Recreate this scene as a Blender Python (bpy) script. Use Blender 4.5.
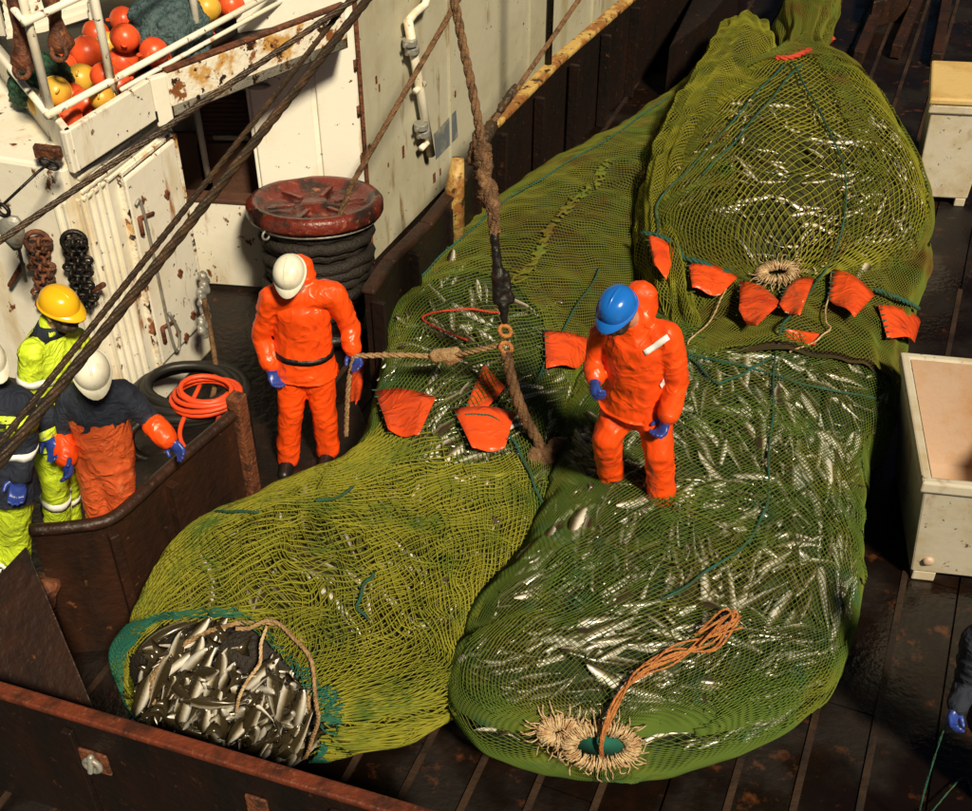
import bpy, bmesh, math, random
import numpy as np
from mathutils import Vector, Matrix
from mathutils.bvhtree import BVHTree
random.seed(7); RS = np.random.RandomState(11)
sc = bpy.context.scene
for o in list(bpy.data.objects): bpy.data.objects.remove(o)
R = math.radians
# ------------------------------------------------------------------ camera, world, sun, exposure
F, PIT, H = 1240.0, R(40), 6.2
cam = bpy.data.cameras.new('camera'); cam.lens = 36 * F / 972; cam.sensor_width = 36; cam.clip_end = 500
co = bpy.data.objects.new('camera', cam); sc.collection.objects.link(co)
co.location = (0, 0, H); co.rotation_euler = (R(90) - PIT, 0, 0); sc.camera = co
w = bpy.data.worlds.new('World'); sc.world = w; w.use_nodes = True
nt = w.node_tree; bg = nt.nodes['Background']
sk = nt.nodes.new('ShaderNodeTexSky'); sk.sky_type = 'NISHITA'; sk.sun_disc = False
SUN_EL, SUN_AZ = 47, 155          # the flood lamp high behind the camera, a little to its right
sk.sun_elevation = R(SUN_EL); sk.sun_rotation = R(SUN_AZ)
nt.links.new(sk.outputs[0], bg.inputs[0]); bg.inputs[1].default_value = 0.012
sl = bpy.data.lights.new('flood_light', 'SUN'); sl.energy = 5.0; sl.angle = R(7.0); sl.color = (1.0, 0.85, 0.60)
so = bpy.data.objects.new('flood_light', sl); sc.collection.objects.link(so)
sd = Vector((math.sin(R(SUN_AZ)) * math.cos(R(SUN_EL)), math.cos(R(SUN_AZ)) * math.cos(R(SUN_EL)), math.sin(R(SUN_EL))))
so.rotation_euler = sd.to_track_quat('Z', 'Y').to_euler(); so.location = sd * 20
sc.view_settings.view_transform = 'Standard'; sc.view_settings.look = 'None'; sc.view_settings.exposure = 0.10

def ray(px, py):
    a = (px - 486) / F; b = (py - 405.5) / F
    return Vector((a, math.cos(PIT) - b * math.sin(PIT), -math.sin(PIT) - b * math.cos(PIT)))
def gp(px, py, z=0.0):                       # the place on the level z that the photograph shows at (px, py)
    d = ray(px, py); t = (z - H) / d.z
    return Vector((d.x * t, d.y * t, z))
def gy(px, py, y):                           # the same at a known distance y
    d = ray(px, py); t = y / d.y
    return Vector((d.x * t, y, H + d.z * t))
def hz(p, py): return gy(486, py, p[1]).z
V = Vector

# ------------------------------------------------------------------ materials
def mat(name, base, rough=.5, metal=0., layers=(), bump=0., bscale=30., spec=.5, crease=0., cscale=9., wet=0.):
    """layers: (colour, noise scale, threshold low, high, detail); streak stretches the noise along z"""
    m = bpy.data.materials.new(name); m.use_nodes = True; n = m.node_tree; b = n.nodes['Principled BSDF']
    b.inputs['Roughness'].default_value = rough; b.inputs['Metallic'].default_value = metal
    b.inputs['Specular IOR Level'].default_value = spec
    tc = n.nodes.new('ShaderNodeNewGeometry'); vec = tc.outputs['Position']
    prev = None
    rgb = n.nodes.new('ShaderNodeRGB'); rgb.outputs[0].default_value = (*base, 1); prev = rgb.outputs[0]
    for i, L in enumerate(layers):
        col, scl, lo, hi = L[:4]; st = L[4] if len(L) > 4 else 1.0
        mp = n.nodes.new('ShaderNodeMapping'); mp.inputs['Scale'].default_value = (1, 1, st); mp.inputs['Location'].default_value = (i * 3.7, i * 1.3, i * 5.1)
        n.links.new(vec, mp.inputs[0])
        nz = n.nodes.new('ShaderNodeTexNoise'); nz.inputs['Scale'].default_value = scl; nz.inputs['Detail'].default_value = 6; nz.inputs['Roughness'].default_value = .62
        n.links.new(mp.outputs[0], nz.inputs['Vector'])
        rp = n.nodes.new('ShaderNodeMapRange'); rp.inputs[1].default_value = lo; rp.inputs[2].default_value = hi
        n.links.new(nz.outputs['Fac'], rp.inputs[0])
        mx = n.nodes.new('ShaderNodeMix'); mx.data_type = 'RGBA'
        n.links.new(rp.outputs[0], mx.inputs[0]); n.links.new(prev, mx.inputs[6]); mx.inputs[7].default_value = (*col, 1); prev = mx.outputs[2]
    n.links.new(prev, b.inputs['Base Color'])
    if wet:                                  # puddled film of water
        nz = n.nodes.new('ShaderNodeTexNoise'); nz.inputs['Scale'].default_value = 1.7; nz.inputs['Detail'].default_value = 4; n.links.new(vec, nz.inputs['Vector'])
        rp = n.nodes.new('ShaderNodeMapRange'); rp.inputs[1].default_value = .42; rp.inputs[2].default_value = .60; rp.inputs[3].default_value = wet; rp.inputs[4].default_value = .62; n.links.new(nz.outputs['Fac'], rp.inputs[0]); n.links.new(rp.outputs[0], b.inputs['Roughness'])
    if crease:                               # sharp folds: ridged, warped noise
        nz = n.nodes.new('ShaderNodeTexNoise'); nz.inputs['Scale'].default_value = cscale; nz.inputs['Detail'].default_value = 2.5; nz.inputs['Distortion'].default_value = 1.1; n.links.new(vec, nz.inputs['Vector'])
        sb = n.nodes.new('ShaderNodeMath'); sb.operation = 'SUBTRACT'; sb.inputs[1].default_value = .5; n.links.new(nz.outputs['Fac'], sb.inputs[0])
        ab = n.nodes.new('ShaderNodeMath'); ab.operation = 'ABSOLUTE'; n.links.new(sb.outputs[0], ab.inputs[0])
        sq = n.nodes.new('ShaderNodeMath'); sq.operation = 'POWER'; sq.inputs[1].default_value = .6; n.links.new(ab.outputs[0], sq.inputs[0])
        bp = n.nodes.new('ShaderNodeBump'); bp.inputs['Strength'].default_value = crease; bp.inputs['Distance'].default_value = .05; bp.invert = True
        n.links.new(sq.outputs[0], bp.inputs['Height']); n.links.new(bp.outputs[0], b.inputs['Normal'])
    elif bump:
        nz = n.nodes.new('ShaderNodeTexNoise'); nz.inputs['Scale'].default_value = bscale; nz.inputs['Detail'].default_value = 5
        n.links.new(vec, nz.inputs['Vector'])
        bp = n.nodes.new('ShaderNodeBump'); bp.inputs['Strength'].default_value = bump; bp.inputs['Distance'].default_value = .02
        n.links.new(nz.outputs['Fac'], bp.inputs['Height']); n.links.new(bp.outputs[0], b.inputs['Normal'])
    return m
RUST, DRUST = (.16, .05, .015), (.035, .014, .008)
M = {}
M['wood'] = mat('wet_deck_wood', (.006, .0033, .0022), .36, layers=[((.016, .0065, .0033), 2.2, .5, .72), ((.006, .0035, .003), 5, .48, .62), ((.085, .028, .010), 7, .60, .74)], bump=.25, bscale=25, wet=.16)
M['seam'] = mat('worn_seam_batten', (.040, .020, .010), .6, layers=[((.012, .006, .004), 2.5, .42, .6)], bump=.3)
M['steel'] = mat('rusted_dark_steel', (.008, .0055, .0045), .45, .0, layers=[((.019, .008, .005), 2.5, .45, .68, .4), ((.012, .007, .006), 4, .5, .62, .3), ((.10, .036, .014), 14, .63, .74)], bump=.6, bscale=18)
M['steel_warm'] = mat('rusted_brown_steel', (.024, .010, .006), .48, layers=[((.042, .015, .007), 3, .46, .66, .4), ((.012, .007, .005), 3.5, .5, .64, .3), ((.17, .06, .02), 16, .64, .74)], bump=.6, bscale=18)
M['rim'] = mat('rust_red_edge', (.15, .032, .013), .5, layers=[((.05, .015, .008), 6, .45, .62), ((.24, .08, .03), 20, .6, .72)], bump=.5)
M['yellow_rail'] = mat('worn_yellow_paint', (.50, .33, .10), .5, layers=[((.26, .11, .03), 5, .46, .56), ((.05, .02, .01), 9, .56, .62)], bump=.4)
M['white'] = mat('weathered_white_paint', (.84, .81, .71), .45, layers=[((.74, .66, .46), 1.1, .48, .78), ((.55, .40, .18), 2.6, .54, .72, .25), ((.36, .16, .045), 4.2, .60, .68, .22), ((.16, .055, .018), 8, .63, .665, .6), ((.04, .018, .01), 17, .655, .675)], bump=.2, bscale=9)
M['shaded_white'] = mat('weathered_white_paint_shaded', (.50, .48, .37), .5, layers=[((.40, .37, .26), 1.3, .45, .7), ((.33, .27, .13), 2.0, .54, .75, .25), ((.22, .14, .06), 5, .60, .70, .2), ((.05, .025, .013), 14, .67, .69)], bump=.15, bscale=9)  # weathered white, greyed to carry the long wall's shade in its colour
M['door_white'] = mat('clean_white_door_paint', (.86, .84, .76), .4, layers=[((.72, .66, .5), 1.5, .5, .75), ((.50, .34, .16), 4, .62, .74, .2), ((.10, .04, .02), 11, .67, .69)], bump=.08)
M['fascia'] = mat('rust_bitten_white_paint', (.84, .80, .68), .45, layers=[((.60, .34, .10), 5, .50, .60), ((.25, .09, .03), 7, .56, .60), ((.04, .018, .01), 9, .59, .61)], bump=.4)
M['brown_door'] = mat('brown_painted_shutter', (.085, .040, .027), .5, layers=[((.14, .07, .045), 3, .45, .7)], bump=.3)
M['dark'] = mat('dark_upper_deck', (.010, .010, .006), .6, layers=[((.02, .015, .008), 3, .45, .7)], bump=.3)
M['rust'] = mat('brown_rust', (.16, .05, .02), .65, layers=[((.05, .018, .01), 12, .45, .6), ((.32, .13, .04), 25, .58, .7)], bump=.8, bscale=40)
M['black'] = mat('black_iron', (.012, .011, .010), .45, .3, layers=[((.05, .02, .01), 20, .55, .7)], bump=.4)
M['galv'] = mat('galvanised_block', (.34, .34, .31), .45, .4, layers=[((.2, .13, .07), 8, .52, .7)], bump=.3)
M['wire'] = mat('greasy_steel_wire', (.050, .034, .022), .45, .3, layers=[((.11, .06, .03), 7, .48, .66)], bump=.4, bscale=60)
M['rope_brown'] = mat('brown_rope', (.20, .105, .048), .8, layers=[((.09, .045, .02), 14, .45, .62), ((.33, .19, .09), 30, .56, .7)], bump=.9, bscale=90)
M['rope_tan'] = mat('tan_rope', (.42, .27, .13), .8, layers=[((.25, .14, .06), 22, .45, .65)], bump=.9, bscale=90)
M['rope_pale'] = mat('pale_lacing', (.62, .47, .27), .75, layers=[((.40, .22, .10), 30, .45, .62)], bump=.7, bscale=90)
M['rope_orange'] = mat('orange_rope', (.52, .20, .055), .75, layers=[((.36, .12, .03), 25, .45, .62)], bump=.8, bscale=90)
M['rope_red'] = mat('red_rope', (.52, .045, .015), .7, bump=.7, bscale=90)
M['rope_teal'] = mat('teal_rope', (.014, .105, .080), .8, layers=[((.03, .075, .03), 14, .42, .58)], bump=.7, bscale=90)
M['hose_orange'] = mat('orange_hose', (.75, .07, .015), .45)
M['hose_black'] = mat('black_hose', (.016, .015, .013), .45)
M['net_olive'] = mat('olive_twine', (.205, .200, .018), .85, spec=.15, layers=[((.12, .14, .015), 3, .45, .65), ((.30, .29, .045), 6, .56, .7)])
M['net_coarse'] = mat('yellow_green_twine', (.240, .235, .024), .85, spec=.15, layers=[((.07, .125, .02), 2.2, .46, .64), ((.30, .28, .04), 7, .55, .7)])
M['net_green'] = mat('green_twine', (.085, .138, .022), .85, spec=.15, layers=[((.145, .165, .020), 2.2, .5, .66), ((.045, .125, .05), 3, .56, .68)])
M['net_brown'] = mat('brown_olive_twine', (.125, .130, .018), .85, spec=.15, layers=[((.115, .070, .016), 1.6, .52, .66), ((.095, .145, .020), 2.6, .50, .66)])
M['lin_green'] = mat('dark_green_catch', (.018, .030, .009), .8, layers=[((.045, .055, .02), 9, .5, .62), ((.006, .012, .004), 5, .5, .64)], bump=.5, bscale=14)
M['lin_olive'] = mat('dark_olive_inner_net', (.030, .034, .007), .8, layers=[((.075, .075, .018), 7, .5, .64), ((.018, .022, .006), 4, .5, .66)], bump=.5, bscale=14)
M['lin_brown'] = mat('brown_inner_net', (.045, .032, .010), .8, layers=[((.075, .038, .013), 3, .48, .64), ((.022, .022, .007), 4, .52, .66)], bump=.5, bscale=14)
M['flap'] = mat('orange_plastic_flap', (.80, .085, .014), .34, layers=[((.52, .045, .012), 6, .48, .68), ((.25, .06, .02), 10, .62, .70)], crease=.45, cscale=5)
M['orange'] = mat('orange_oilskin', (.92, .082, .007), .36, layers=[((.74, .062, .006), 5, .50, .70), ((.42, .05, .012), 7, .64, .74), ((.22, .045, .015), 16, .68, .72)], crease=.34, cscale=5)
M['orange_dull'] = mat('worn_orange_oilskin', (.62, .105, .028), .36, layers=[((.45, .065, .02), 6, .48, .68), ((.72, .17, .06), 14, .58, .7), ((.20, .05, .02), 12, .66, .71)], crease=.5, cscale=7)
M['hivis'] = mat('yellow_hivis_cloth', (.60, .78, .03), .6, layers=[((.40, .52, .03), 6, .55, .72)], crease=.5, cscale=8)
M['navy'] = mat('navy_cloth', (.010, .015, .032), .85, layers=[((.02, .026, .045), 6, .5, .7)], crease=.5, cscale=9)
M['reflect'] = mat('silver_reflective_tape', (.88, .88, .88), .35, .0)
M['glove'] = mat('blue_rubber_glove', (.025, .055, .30), .35)
M['boot'] = mat('black_rubber_boot', (.012, .010, .010), .4)
M['skin'] = mat('skin', (.50, .26, .17), .5, layers=[((.42, .18, .12), 18, .5, .7)])
M['hair'] = mat('dark_hair', (.03, .018, .011), .6)
M['eye'] = mat('dark_eye', (.02, .015, .012), .2)
M['helm_white'] = mat('white_helmet_shell', (.80, .78, .66), .3, layers=[((.60, .55, .40), 9, .52, .75)])
M['helm_blue'] = mat('blue_helmet_shell', (.012, .15, .62), .22)
M['helm_yellow'] = mat('yellow_helmet_shell', (.85, .48, .012), .25)
M['bin'] = mat('worn_white_plastic', (.56, .52, .43), .5, layers=[((.46, .38, .24), 2.5, .46, .64), ((.30, .17, .08), 4, .57, .70, .3), ((.14, .09, .05), 14, .63, .67)], bump=.15, bscale=12)
M['bin_in'] = mat('stained_plastic_inside', (.50, .37, .28), .45, layers=[((.44, .24, .10), 1.8, .45, .68)], bump=.15)
M['lid'] = mat('yellowed_lid', (.62, .45, .19), .5, layers=[((.52, .34, .12), 3, .48, .66)], bump=.15)
M['float_orange'] = mat('orange_float_plastic', (.78, .10, .025), .35, layers=[((.62, .06, .02), 6, .48, .7), ((.86, .22, .07), 12, .58, .72)])
M['float_yellow'] = mat('yellow_float_plastic', (.72, .42, .05), .38, layers=[((.55, .28, .03), 7, .5, .72)])
M['net_blue'] = mat('blue_grey_twine', (.07, .12, .13), .7, layers=[((.03, .06, .065), 30, .45, .6)], bump=1, bscale=50)
M['net_darkgreen'] = mat('dark_green_twine', (.025, .10, .05), .7, layers=[((.012, .04, .02), 30, .45, .6)], bump=1, bscale=50)
M['drum'] = mat('dark_drum_rope_and_hollow_shade', (.016, .011, .008), .7, bump=.9, bscale=50)  # drum rope; also the painted shade inside the left net's mouth
M['flange'] = mat('red_worn_flange', (.15, .022, .014), .34, layers=[((.028, .013, .010), 4, .46, .58), ((.30, .11, .06), 12, .58, .68)], bump=.6, bscale=25)
M['slate'] = mat('slate_blue_patch', (.13, .15, .17), .6, layers=[((.3, .3, .24), 5, .52, .68)])
# fish: dark back, pale belly, silver flanks
def fish_mat():
    m = bpy.data.materials.new('fish_skin'); m.use_nodes = True; n = m.node_tree; b = n.nodes['Principled BSDF']
    tc = n.nodes.new('ShaderNodeUVMap'); sp = n.nodes.new('ShaderNodeSeparateXYZ'); n.links.new(tc.outputs[0], sp.inputs[0])
    nz = n.nodes.new('ShaderNodeTexNoise'); nz.inputs['Scale'].default_value = 30; n.links.new(tc.outputs[0], nz.inputs['Vector'])
    ad = n.nodes.new('ShaderNodeMath'); ad.operation = 'MULTIPLY_ADD'; n.links.new(nz.outputs['Fac'], ad.inputs[0]); ad.inputs[1].default_value = .25; n.links.new(sp.outputs['Y'], ad.inputs[2])
    cr = n.nodes.new('ShaderNodeValToRGB'); e = cr.color_ramp.elements
    e[0].position = .28; e[0].color = (.80, .78, .72, 1); e[1].position = .65; e[1].color = (.045, .034, .017, 1)
    x = e.new(.48); x.color = (.30, .25, .165, 1)
    n.links.new(ad.outputs[0], cr.inputs[0]); n.links.new(cr.outputs[0], b.inputs['Base Color'])
    b.inputs['Roughness'].default_value = .22; b.inputs['Metallic'].default_value = .15; b.inputs['Specular IOR Level'].default_value = .8
    return m
M['fish'] = fish_mat()

# ------------------------------------------------------------------ mesh helpers
class MB:
    def __init__(s): s.v = []; s.f = []
    def add(s, vs, fs):
        k = len(s.v); s.v += [tuple(p) for p in vs]; s.f += [tuple(i + k for i in q) for q in fs]; return s
    def hexa(s, b, t):                       # bottom quad, top quad
        return s.add(list(b) + list(t), [(3, 2, 1, 0), (4, 5, 6, 7)] + [(i, (i + 1) % 4, 4 + (i + 1) % 4, 4 + i) for i in range(4)])
    def box(s, c, ax, ay, az):               # centre and half axes
        c, ax, ay, az = V(c), V(ax), V(ay), V(az)
        q = [c - ax - ay, c + ax - ay, c + ax + ay, c - ax + ay]
        return s.hexa([p - az for p in q], [p + az for p in q])
    def prism(s, poly, z0, z1):
        n = len(poly)
        return s.add([(p[0], p[1], z0) for p in poly] + [(p[0], p[1], z1) for p in poly],
                     [tuple(range(n))[::-1], tuple(range(n, 2 * n))] + [(i, (i + 1) % n, n + (i + 1) % n, n + i) for i in range(n)])
    def tube(s, pts, r, n=8, closed=False, cap=True):
        pts = [V(p) for p in pts]; m = len(pts); rr = r if hasattr(r, '__len__') else [r] * m
        vs = []; up = None
        for i, p in enumerate(pts):
            a = pts[(i - 1) % m] if (closed or i > 0) else p; b = pts[(i + 1) % m] if (closed or i < m - 1) else p
            t = (b - a); t = t.normalized() if t.length > 1e-9 else V((0, 0, 1))
            if up is None: up = t.orthogonal().normalized()
            up = (up - t * up.dot(t)); up = up.normalized() if up.length > 1e-6 else t.orthogonal().normalized()
            bn = t.cross(up)
            vs += [p + (up * math.cos(k * 2 * math.pi / n) + bn * math.sin(k * 2 * math.pi / n)) * rr[i] for k in range(n)]
        fs = []
        for i in range(m if closed else m - 1):
            j = (i + 1) % m
            fs += [(i * n + k, i * n + (k + 1) % n, j * n + (k + 1) % n, j * n + k) for k in range(n)]
        if cap and not closed: fs += [tuple(range(n))[::-1], tuple(range((m - 1) * n, m * n))]
        return s.add(vs, fs)
    def lathe(s, prof, c, n=24, axis=(0, 0, 1), sx=1., sy=1., xdir=None):
        z = V(axis).normalized(); x = V(xdir).normalized() if xdir is not None else z.orthogonal().normalized(); y = z.cross(x); c = V(c); vs = []
        for r, h in prof: vs += [c + z * h + x * (r * sx * math.cos(k * 2 * math.pi / n)) + y * (r * sy * math.sin(k * 2 * math.pi / n)) for k in range(n)]
        fs = []
        for i in range(len(prof) - 1): fs += [(i * n + k, i * n + (k + 1) % n, (i + 1) * n + (k + 1) % n, (i + 1) * n + k) for k in range(n)]
        fs += [tuple(range(n))[::-1], tuple(range((len(prof) - 1) * n, len(prof) * n))]
        return s.add(vs, fs)
    def sphere(s, c, r, n=14, sx=1, sy=1, sz=1):
        k = n // 2 + 1
        return s.lathe([(r * max(math.sin(math.pi * i / k), .02), -r * sz * math.cos(math.pi * i / k)) for i in range(k + 1)], c, n, sx=sx, sy=sy, xdir=(1, 0, 0))
    def capsule(s, p0, r0, p1, r1, n=14, sx=1., xdir=None, sy=1.):
        p0, p1 = V(p0), V(p1); d = p1 - p0; L = max(d.length, 1e-5); z = d / L
        pr = [(max(r0 * math.sin(a), .001), -r0 * math.cos(a)) for a in [math.pi / 2 * i / 4 for i in range(5)]]
        pr += [(max(r1 * math.cos(a), .001), L + r1 * math.sin(a)) for a in [math.pi / 2 * i / 4 for i in range(5)]]
        if xdir is not None:
            xdir = V(xdir); xdir = xdir - z * xdir.dot(z)
        return s.lathe(pr, p0, n, z, sx, sy, xdir)
    def ring(s, c, r, t, axis, n=18, m=6, sx=1., xdir=None):
        z = V(axis).normalized(); x = V(xdir).normalized() if xdir is not None else z.orthogonal().normalized(); y = z.cross(x)
        return s.tube([V(c) + x * (r * sx * math.cos(k * 2 * math.pi / n)) + y * (r * math.sin(k * 2 * math.pi / n)) for k in range(n)], t, m, True)
    def mesh(s, name):
        m = bpy.data.meshes.new(name); m.from_pydata(s.v, [], s.f); m.update(); return m
def fixn(me):
    bm = bmesh.new(); bm.from_mesh(me); bmesh.ops.recalc_face_normals(bm, faces=bm.faces); bm.to_mesh(me); bm.free()
def link(name, me, m, parent=None, smooth=False, bevel=0., kind=None):
    o = bpy.data.objects.new(name, me); sc.collection.objects.link(o)
    if not me.materials: me.materials.append(M[m] if isinstance(m, str) else m)
    if smooth: me.polygons.foreach_set('use_smooth', [True] * len(me.polygons))
    if parent is not None:
        o.parent = parent; o.matrix_parent_inverse = Matrix.Translation(-V(parent.location))
    if bevel:
        b = o.modifiers.new('bevel', 'BEVEL'); b.width = bevel; b.segments = 2; b.limit_method = 'ANGLE'
    if kind: o['kind'] = kind
    return o
def obj(name, mb, m, parent=None, smooth=False, bevel=0., kind=None):
    me = mb.mesh(name); fixn(me)
    return link(name, me, m, parent, smooth, bevel, kind)
def tag(o, label, cat, group=None):
    o['label'] = label; o['category'] = cat
    if group: o['group'] = group
    return o
def thing(name, label, cat, loc, group=None):
    o = bpy.data.objects.new(name, None); sc.collection.objects.link(o); o.location = loc; o.empty_display_size = .1
    return tag(o, label, cat, group)
def lerp(a, b, t): return a + (b - a) * t
def crv(pts, n=8):                           # Catmull-Rom through points
    p = [V(q) for q in pts]; p = [p[0] * 2 - p[1]] + p + [p[-1] * 2 - p[-2]]; out = []
    for i in range(1, len(p) - 2):
        for k in range(n):
            t = k / n
            out.append(.5 * (2 * p[i] + (p[i + 1] - p[i - 1]) * t + (2 * p[i - 1] - 5 * p[i] + 4 * p[i + 1] - p[i + 2]) * t * t + (3 * p[i] - p[i - 1] - 3 * p[i + 1] + p[i + 2]) * t ** 3))
    return out + [p[-2]]
def twisted(mb, pts, r, strands=3, turns=12., n=5):      # laid rope of strands winding round each other
    pts = [V(p) for p in pts]; up = None; fr = []; L = 0; S = [0]
    for i in range(1, len(pts)): L += (pts[i] - pts[i - 1]).length; S.append(L)
    for i, p in enumerate(pts):
        t = (pts[min(i + 1, len(pts) - 1)] - pts[max(i - 1, 0)]).normalized()
        if up is None: up = t.orthogonal().normalized()
        up = (up - t * up.dot(t)).normalized(); fr.append((p, up.copy(), t.cross(up)))
    for k in range(strands):
        mb.tube([p + (u * math.cos(a) + b * math.sin(a)) * r * .52 for (p, u, b), a in zip(fr, [S[i] * turns + k * 2 * math.pi / strands for i in range(len(pts))])], r * .58, n)
    return mb
def line(a, b, n): return [V(a).lerp(V(b), i / n) for i in range(n + 1)]

def h3(i, j, k, s=0):
    x = (i * 374761393 + j * 668265263 + k * 2147483647 + s * 974634777) & 0xffffffff
    x = ((x ^ (x >> 13)) * 1274126177) & 0xffffffff
    return ((x ^ (x >> 16)) & 0xffff) / 65535.0
def noise(P, sc_, seed=0):                   # value noise, vectorised, -1..1
    Q = np.asarray(P, dtype=np.float64) * sc_ + 1000.0; I = np.floor(Q).astype(np.int64); f = Q - I; f = f * f * (3 - 2 * f); out = 0
    for a in (0, 1):
        for b in (0, 1):
            for c in (0, 1):
                wgt = (f[..., 0] if a else 1 - f[..., 0]) * (f[..., 1] if b else 1 - f[..., 1]) * (f[..., 2] if c else 1 - f[..., 2])
                out = out + wgt * h3(I[..., 0] + a, I[..., 1] + b, I[..., 2] + c, seed)
    return out * 2 - 1

def baked(mb, voxel, it=4, wrinkle=0., wsc=13., seed=0):
    me = mb.mesh('tmp'); fixn(me); o = bpy.data.objects.new('tmp', me); sc.collection.objects.link(o)
    r = o.modifiers.new('r', 'REMESH'); r.mode = 'VOXEL'; r.voxel_size = voxel; r.use_smooth_shade = True
    m = o.modifiers.new('s', 'SMOOTH'); m.iterations = it; m.factor = .5
    dg = bpy.context.evaluated_depsgraph_get(); me2 = bpy.data.meshes.new_from_object(o.evaluated_get(dg)); bpy.data.objects.remove(o); bpy.data.meshes.remove(me)
    if wrinkle:
        n = len(me2.vertices); c = np.empty(n * 3, np.float32); me2.vertices.foreach_get('co', c); c = c.reshape(-1, 3).astype(float); nn = np.empty(n * 3, np.float32); me2.vertices.foreach_get('normal', nn); nn = nn.reshape(-1, 3)
        wp = c + .06 * np.stack([noise(c, 5, 91), noise(c, 5, 92), noise(c, 5, 93)], -1)
        rt = np.array([[.80, .36, -.48], [-.36, .93, .10], [.48, .10, .87]]); q = (wp @ rt) * np.array([.7, 1.1, 1.5])
        q2 = (wp @ rt.T) * np.array([1.4, .9, .8])
        rid = lambda n_: 1 - np.abs(n_) ** .7 * 2
        d = rid(noise(q, wsc * 1.2, seed)) * .8 + rid(noise(q2, wsc * 1.9, seed + 5)) * .5 + .9 * noise(c, wsc * .6, seed + 9)
        c += nn * (wrinkle * d)[:, None]; me2.vertices.foreach_set('co', c.reshape(-1).astype(np.float32)); me2.update()
    return me2
# ------------------------------------------------------------------ deck
AZ = R(22); DU = V((math.sin(AZ), math.cos(AZ), 0)); DV = V((math.cos(AZ), -math.sin(AZ), 0))      # along and across the planks
WZ = R(25); WU = V((math.sin(WZ), math.cos(WZ), 0)); WV = V((math.cos(WZ), -math.sin(WZ), 0))      # along and across the side walls
b = MB(); b.prism([(-14, -6), (14, -6), (22, 40), (-14, 40)], -.30, -.045)
deck = obj('deck', b, 'steel', kind='structure')
L1 = gp(862, 796); PW, PL = .345, 3.6
def plank_mesh(L):
    b = MB(); b.box((0, 0, 0), (PW / 2 - .006, 0, 0), (0, L / 2 - .004, 0), (0, 0, .024)); me = b.mesh('plank'); fixn(me); me.materials.append(M['wood']); return me
pm_ = plank_mesh(PL); b = MB(); b.box((0, 0, 0), (.020, 0, 0), (0, PL / 2 - .003, 0), (0, 0, .007)); sm_ = b.mesh('seam_strip'); fixn(sm_); sm_.materials.append(M['seam'])
for k in range(-13, 9):
    for j in range(-1, 6):
        c = L1 + DV * (PW * (k + .5)) + DU * (PL * (j + (k % 3) * .33))
        if abs(c.x) > 9: continue
        o = link('plank', pm_, 'wood', deck); o.location = (c.x, c.y, -.022 + random.uniform(-.003, .003)); o.rotation_euler = (0, 0, -AZ); o.matrix_parent_inverse = Matrix()
        if random.random() < .72:
            c2 = c - DV * (PW * .5)
            o = link('seam_strip', sm_, 'seam', deck); o.location = (c2.x, c2.y, .006); o.rotation_euler = (0, 0, -AZ); o.matrix_parent_inverse = Matrix()

# ------------------------------------------------------------------ steel walls of the fish pound
def pw(pts, z0, z1, t, mb=None, side=1):     # wall of thickness t along a polyline, set back to the left of its run
    mb = mb or MB(); n = len(pts); L = []
    for i, p in enumerate(pts):
        a = pts[max(i - 1, 0)]; c = pts[min(i + 1, n - 1)]; d = (V(c) - V(a)); d.z = 0; d.normalize()
        L.append(V(p) + V((-d.y, d.x, 0)) * t * side)
    z0s = z0 if hasattr(z0, '__len__') else [z0] * n; z1s = z1 if hasattr(z1, '__len__') else [z1] * n
    for i in range(n - 1):
        q = [pts[i], pts[i + 1], L[i + 1], L[i]]; k = [i, i + 1, i + 1, i]
        mb.hexa([(p[0], p[1], z0s[a]) for p, a in zip(q, k)], [(p[0], p[1], z1s[a]) for p, a in zip(q, k)])
    return mb
# near wall along the bottom of the picture
f0, f1 = gp(-90, 668, 1.0), gp(470, 836, 1.0); fd = (f1 - f0).normalized(); fn = V((fd.y, -fd.x, 0))
nw = thing('pound_wall', 'dark rusted steel wall with a rust red top edge across the open end of the left net', 'wall', (f0.x, f0.y, 0))
obj('wall_plate', pw([f0, f1], 0, .97, .05), 'steel', nw)
obj('top_edge', pw([f0 + fn * .012, f1 + fn * .012], .972, 1.012, .085), 'rim', nw, bevel=.012)
for t in (.30, .78):
    c = f0.lerp(f1, t) + fn * .02; b = MB(); b.box((c.x, c.y, .45), fd * .03, fn * .018, (0, 0, .44)); obj('stiffener', b, 'steel', nw, bevel=.005)
hp = gp(84, 778, .66); c = f0 + fd * (hp - f0).dot(fd) + fn * .012
b = MB(); b.box((c.x, c.y, .66), fd * .085, fn * .010, (0, 0, .085)); br = obj('hook_plate', b, 'rust', nw, bevel=.008)
b = MB(); b.ring(V((c.x, c.y, .66)) + fn * .025, .045, .016, fn, 16, 8); b.capsule(V((c.x, c.y, .72)) + fn * .02, .02, V((c.x, c.y, .64)) + fn * .05, .016); obj('pad_eye', b, 'galv', br, True)
hp = gp(250, 806, .8); c = f0 + fd * (hp - f0).dot(fd) + fn * .012
b = MB(); b.box((c.x, c.y, .72), fd * .06, fn * .010, (0, 0, .07)); obj('hook_plate', b, 'rust', nw, bevel=.008)
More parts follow.
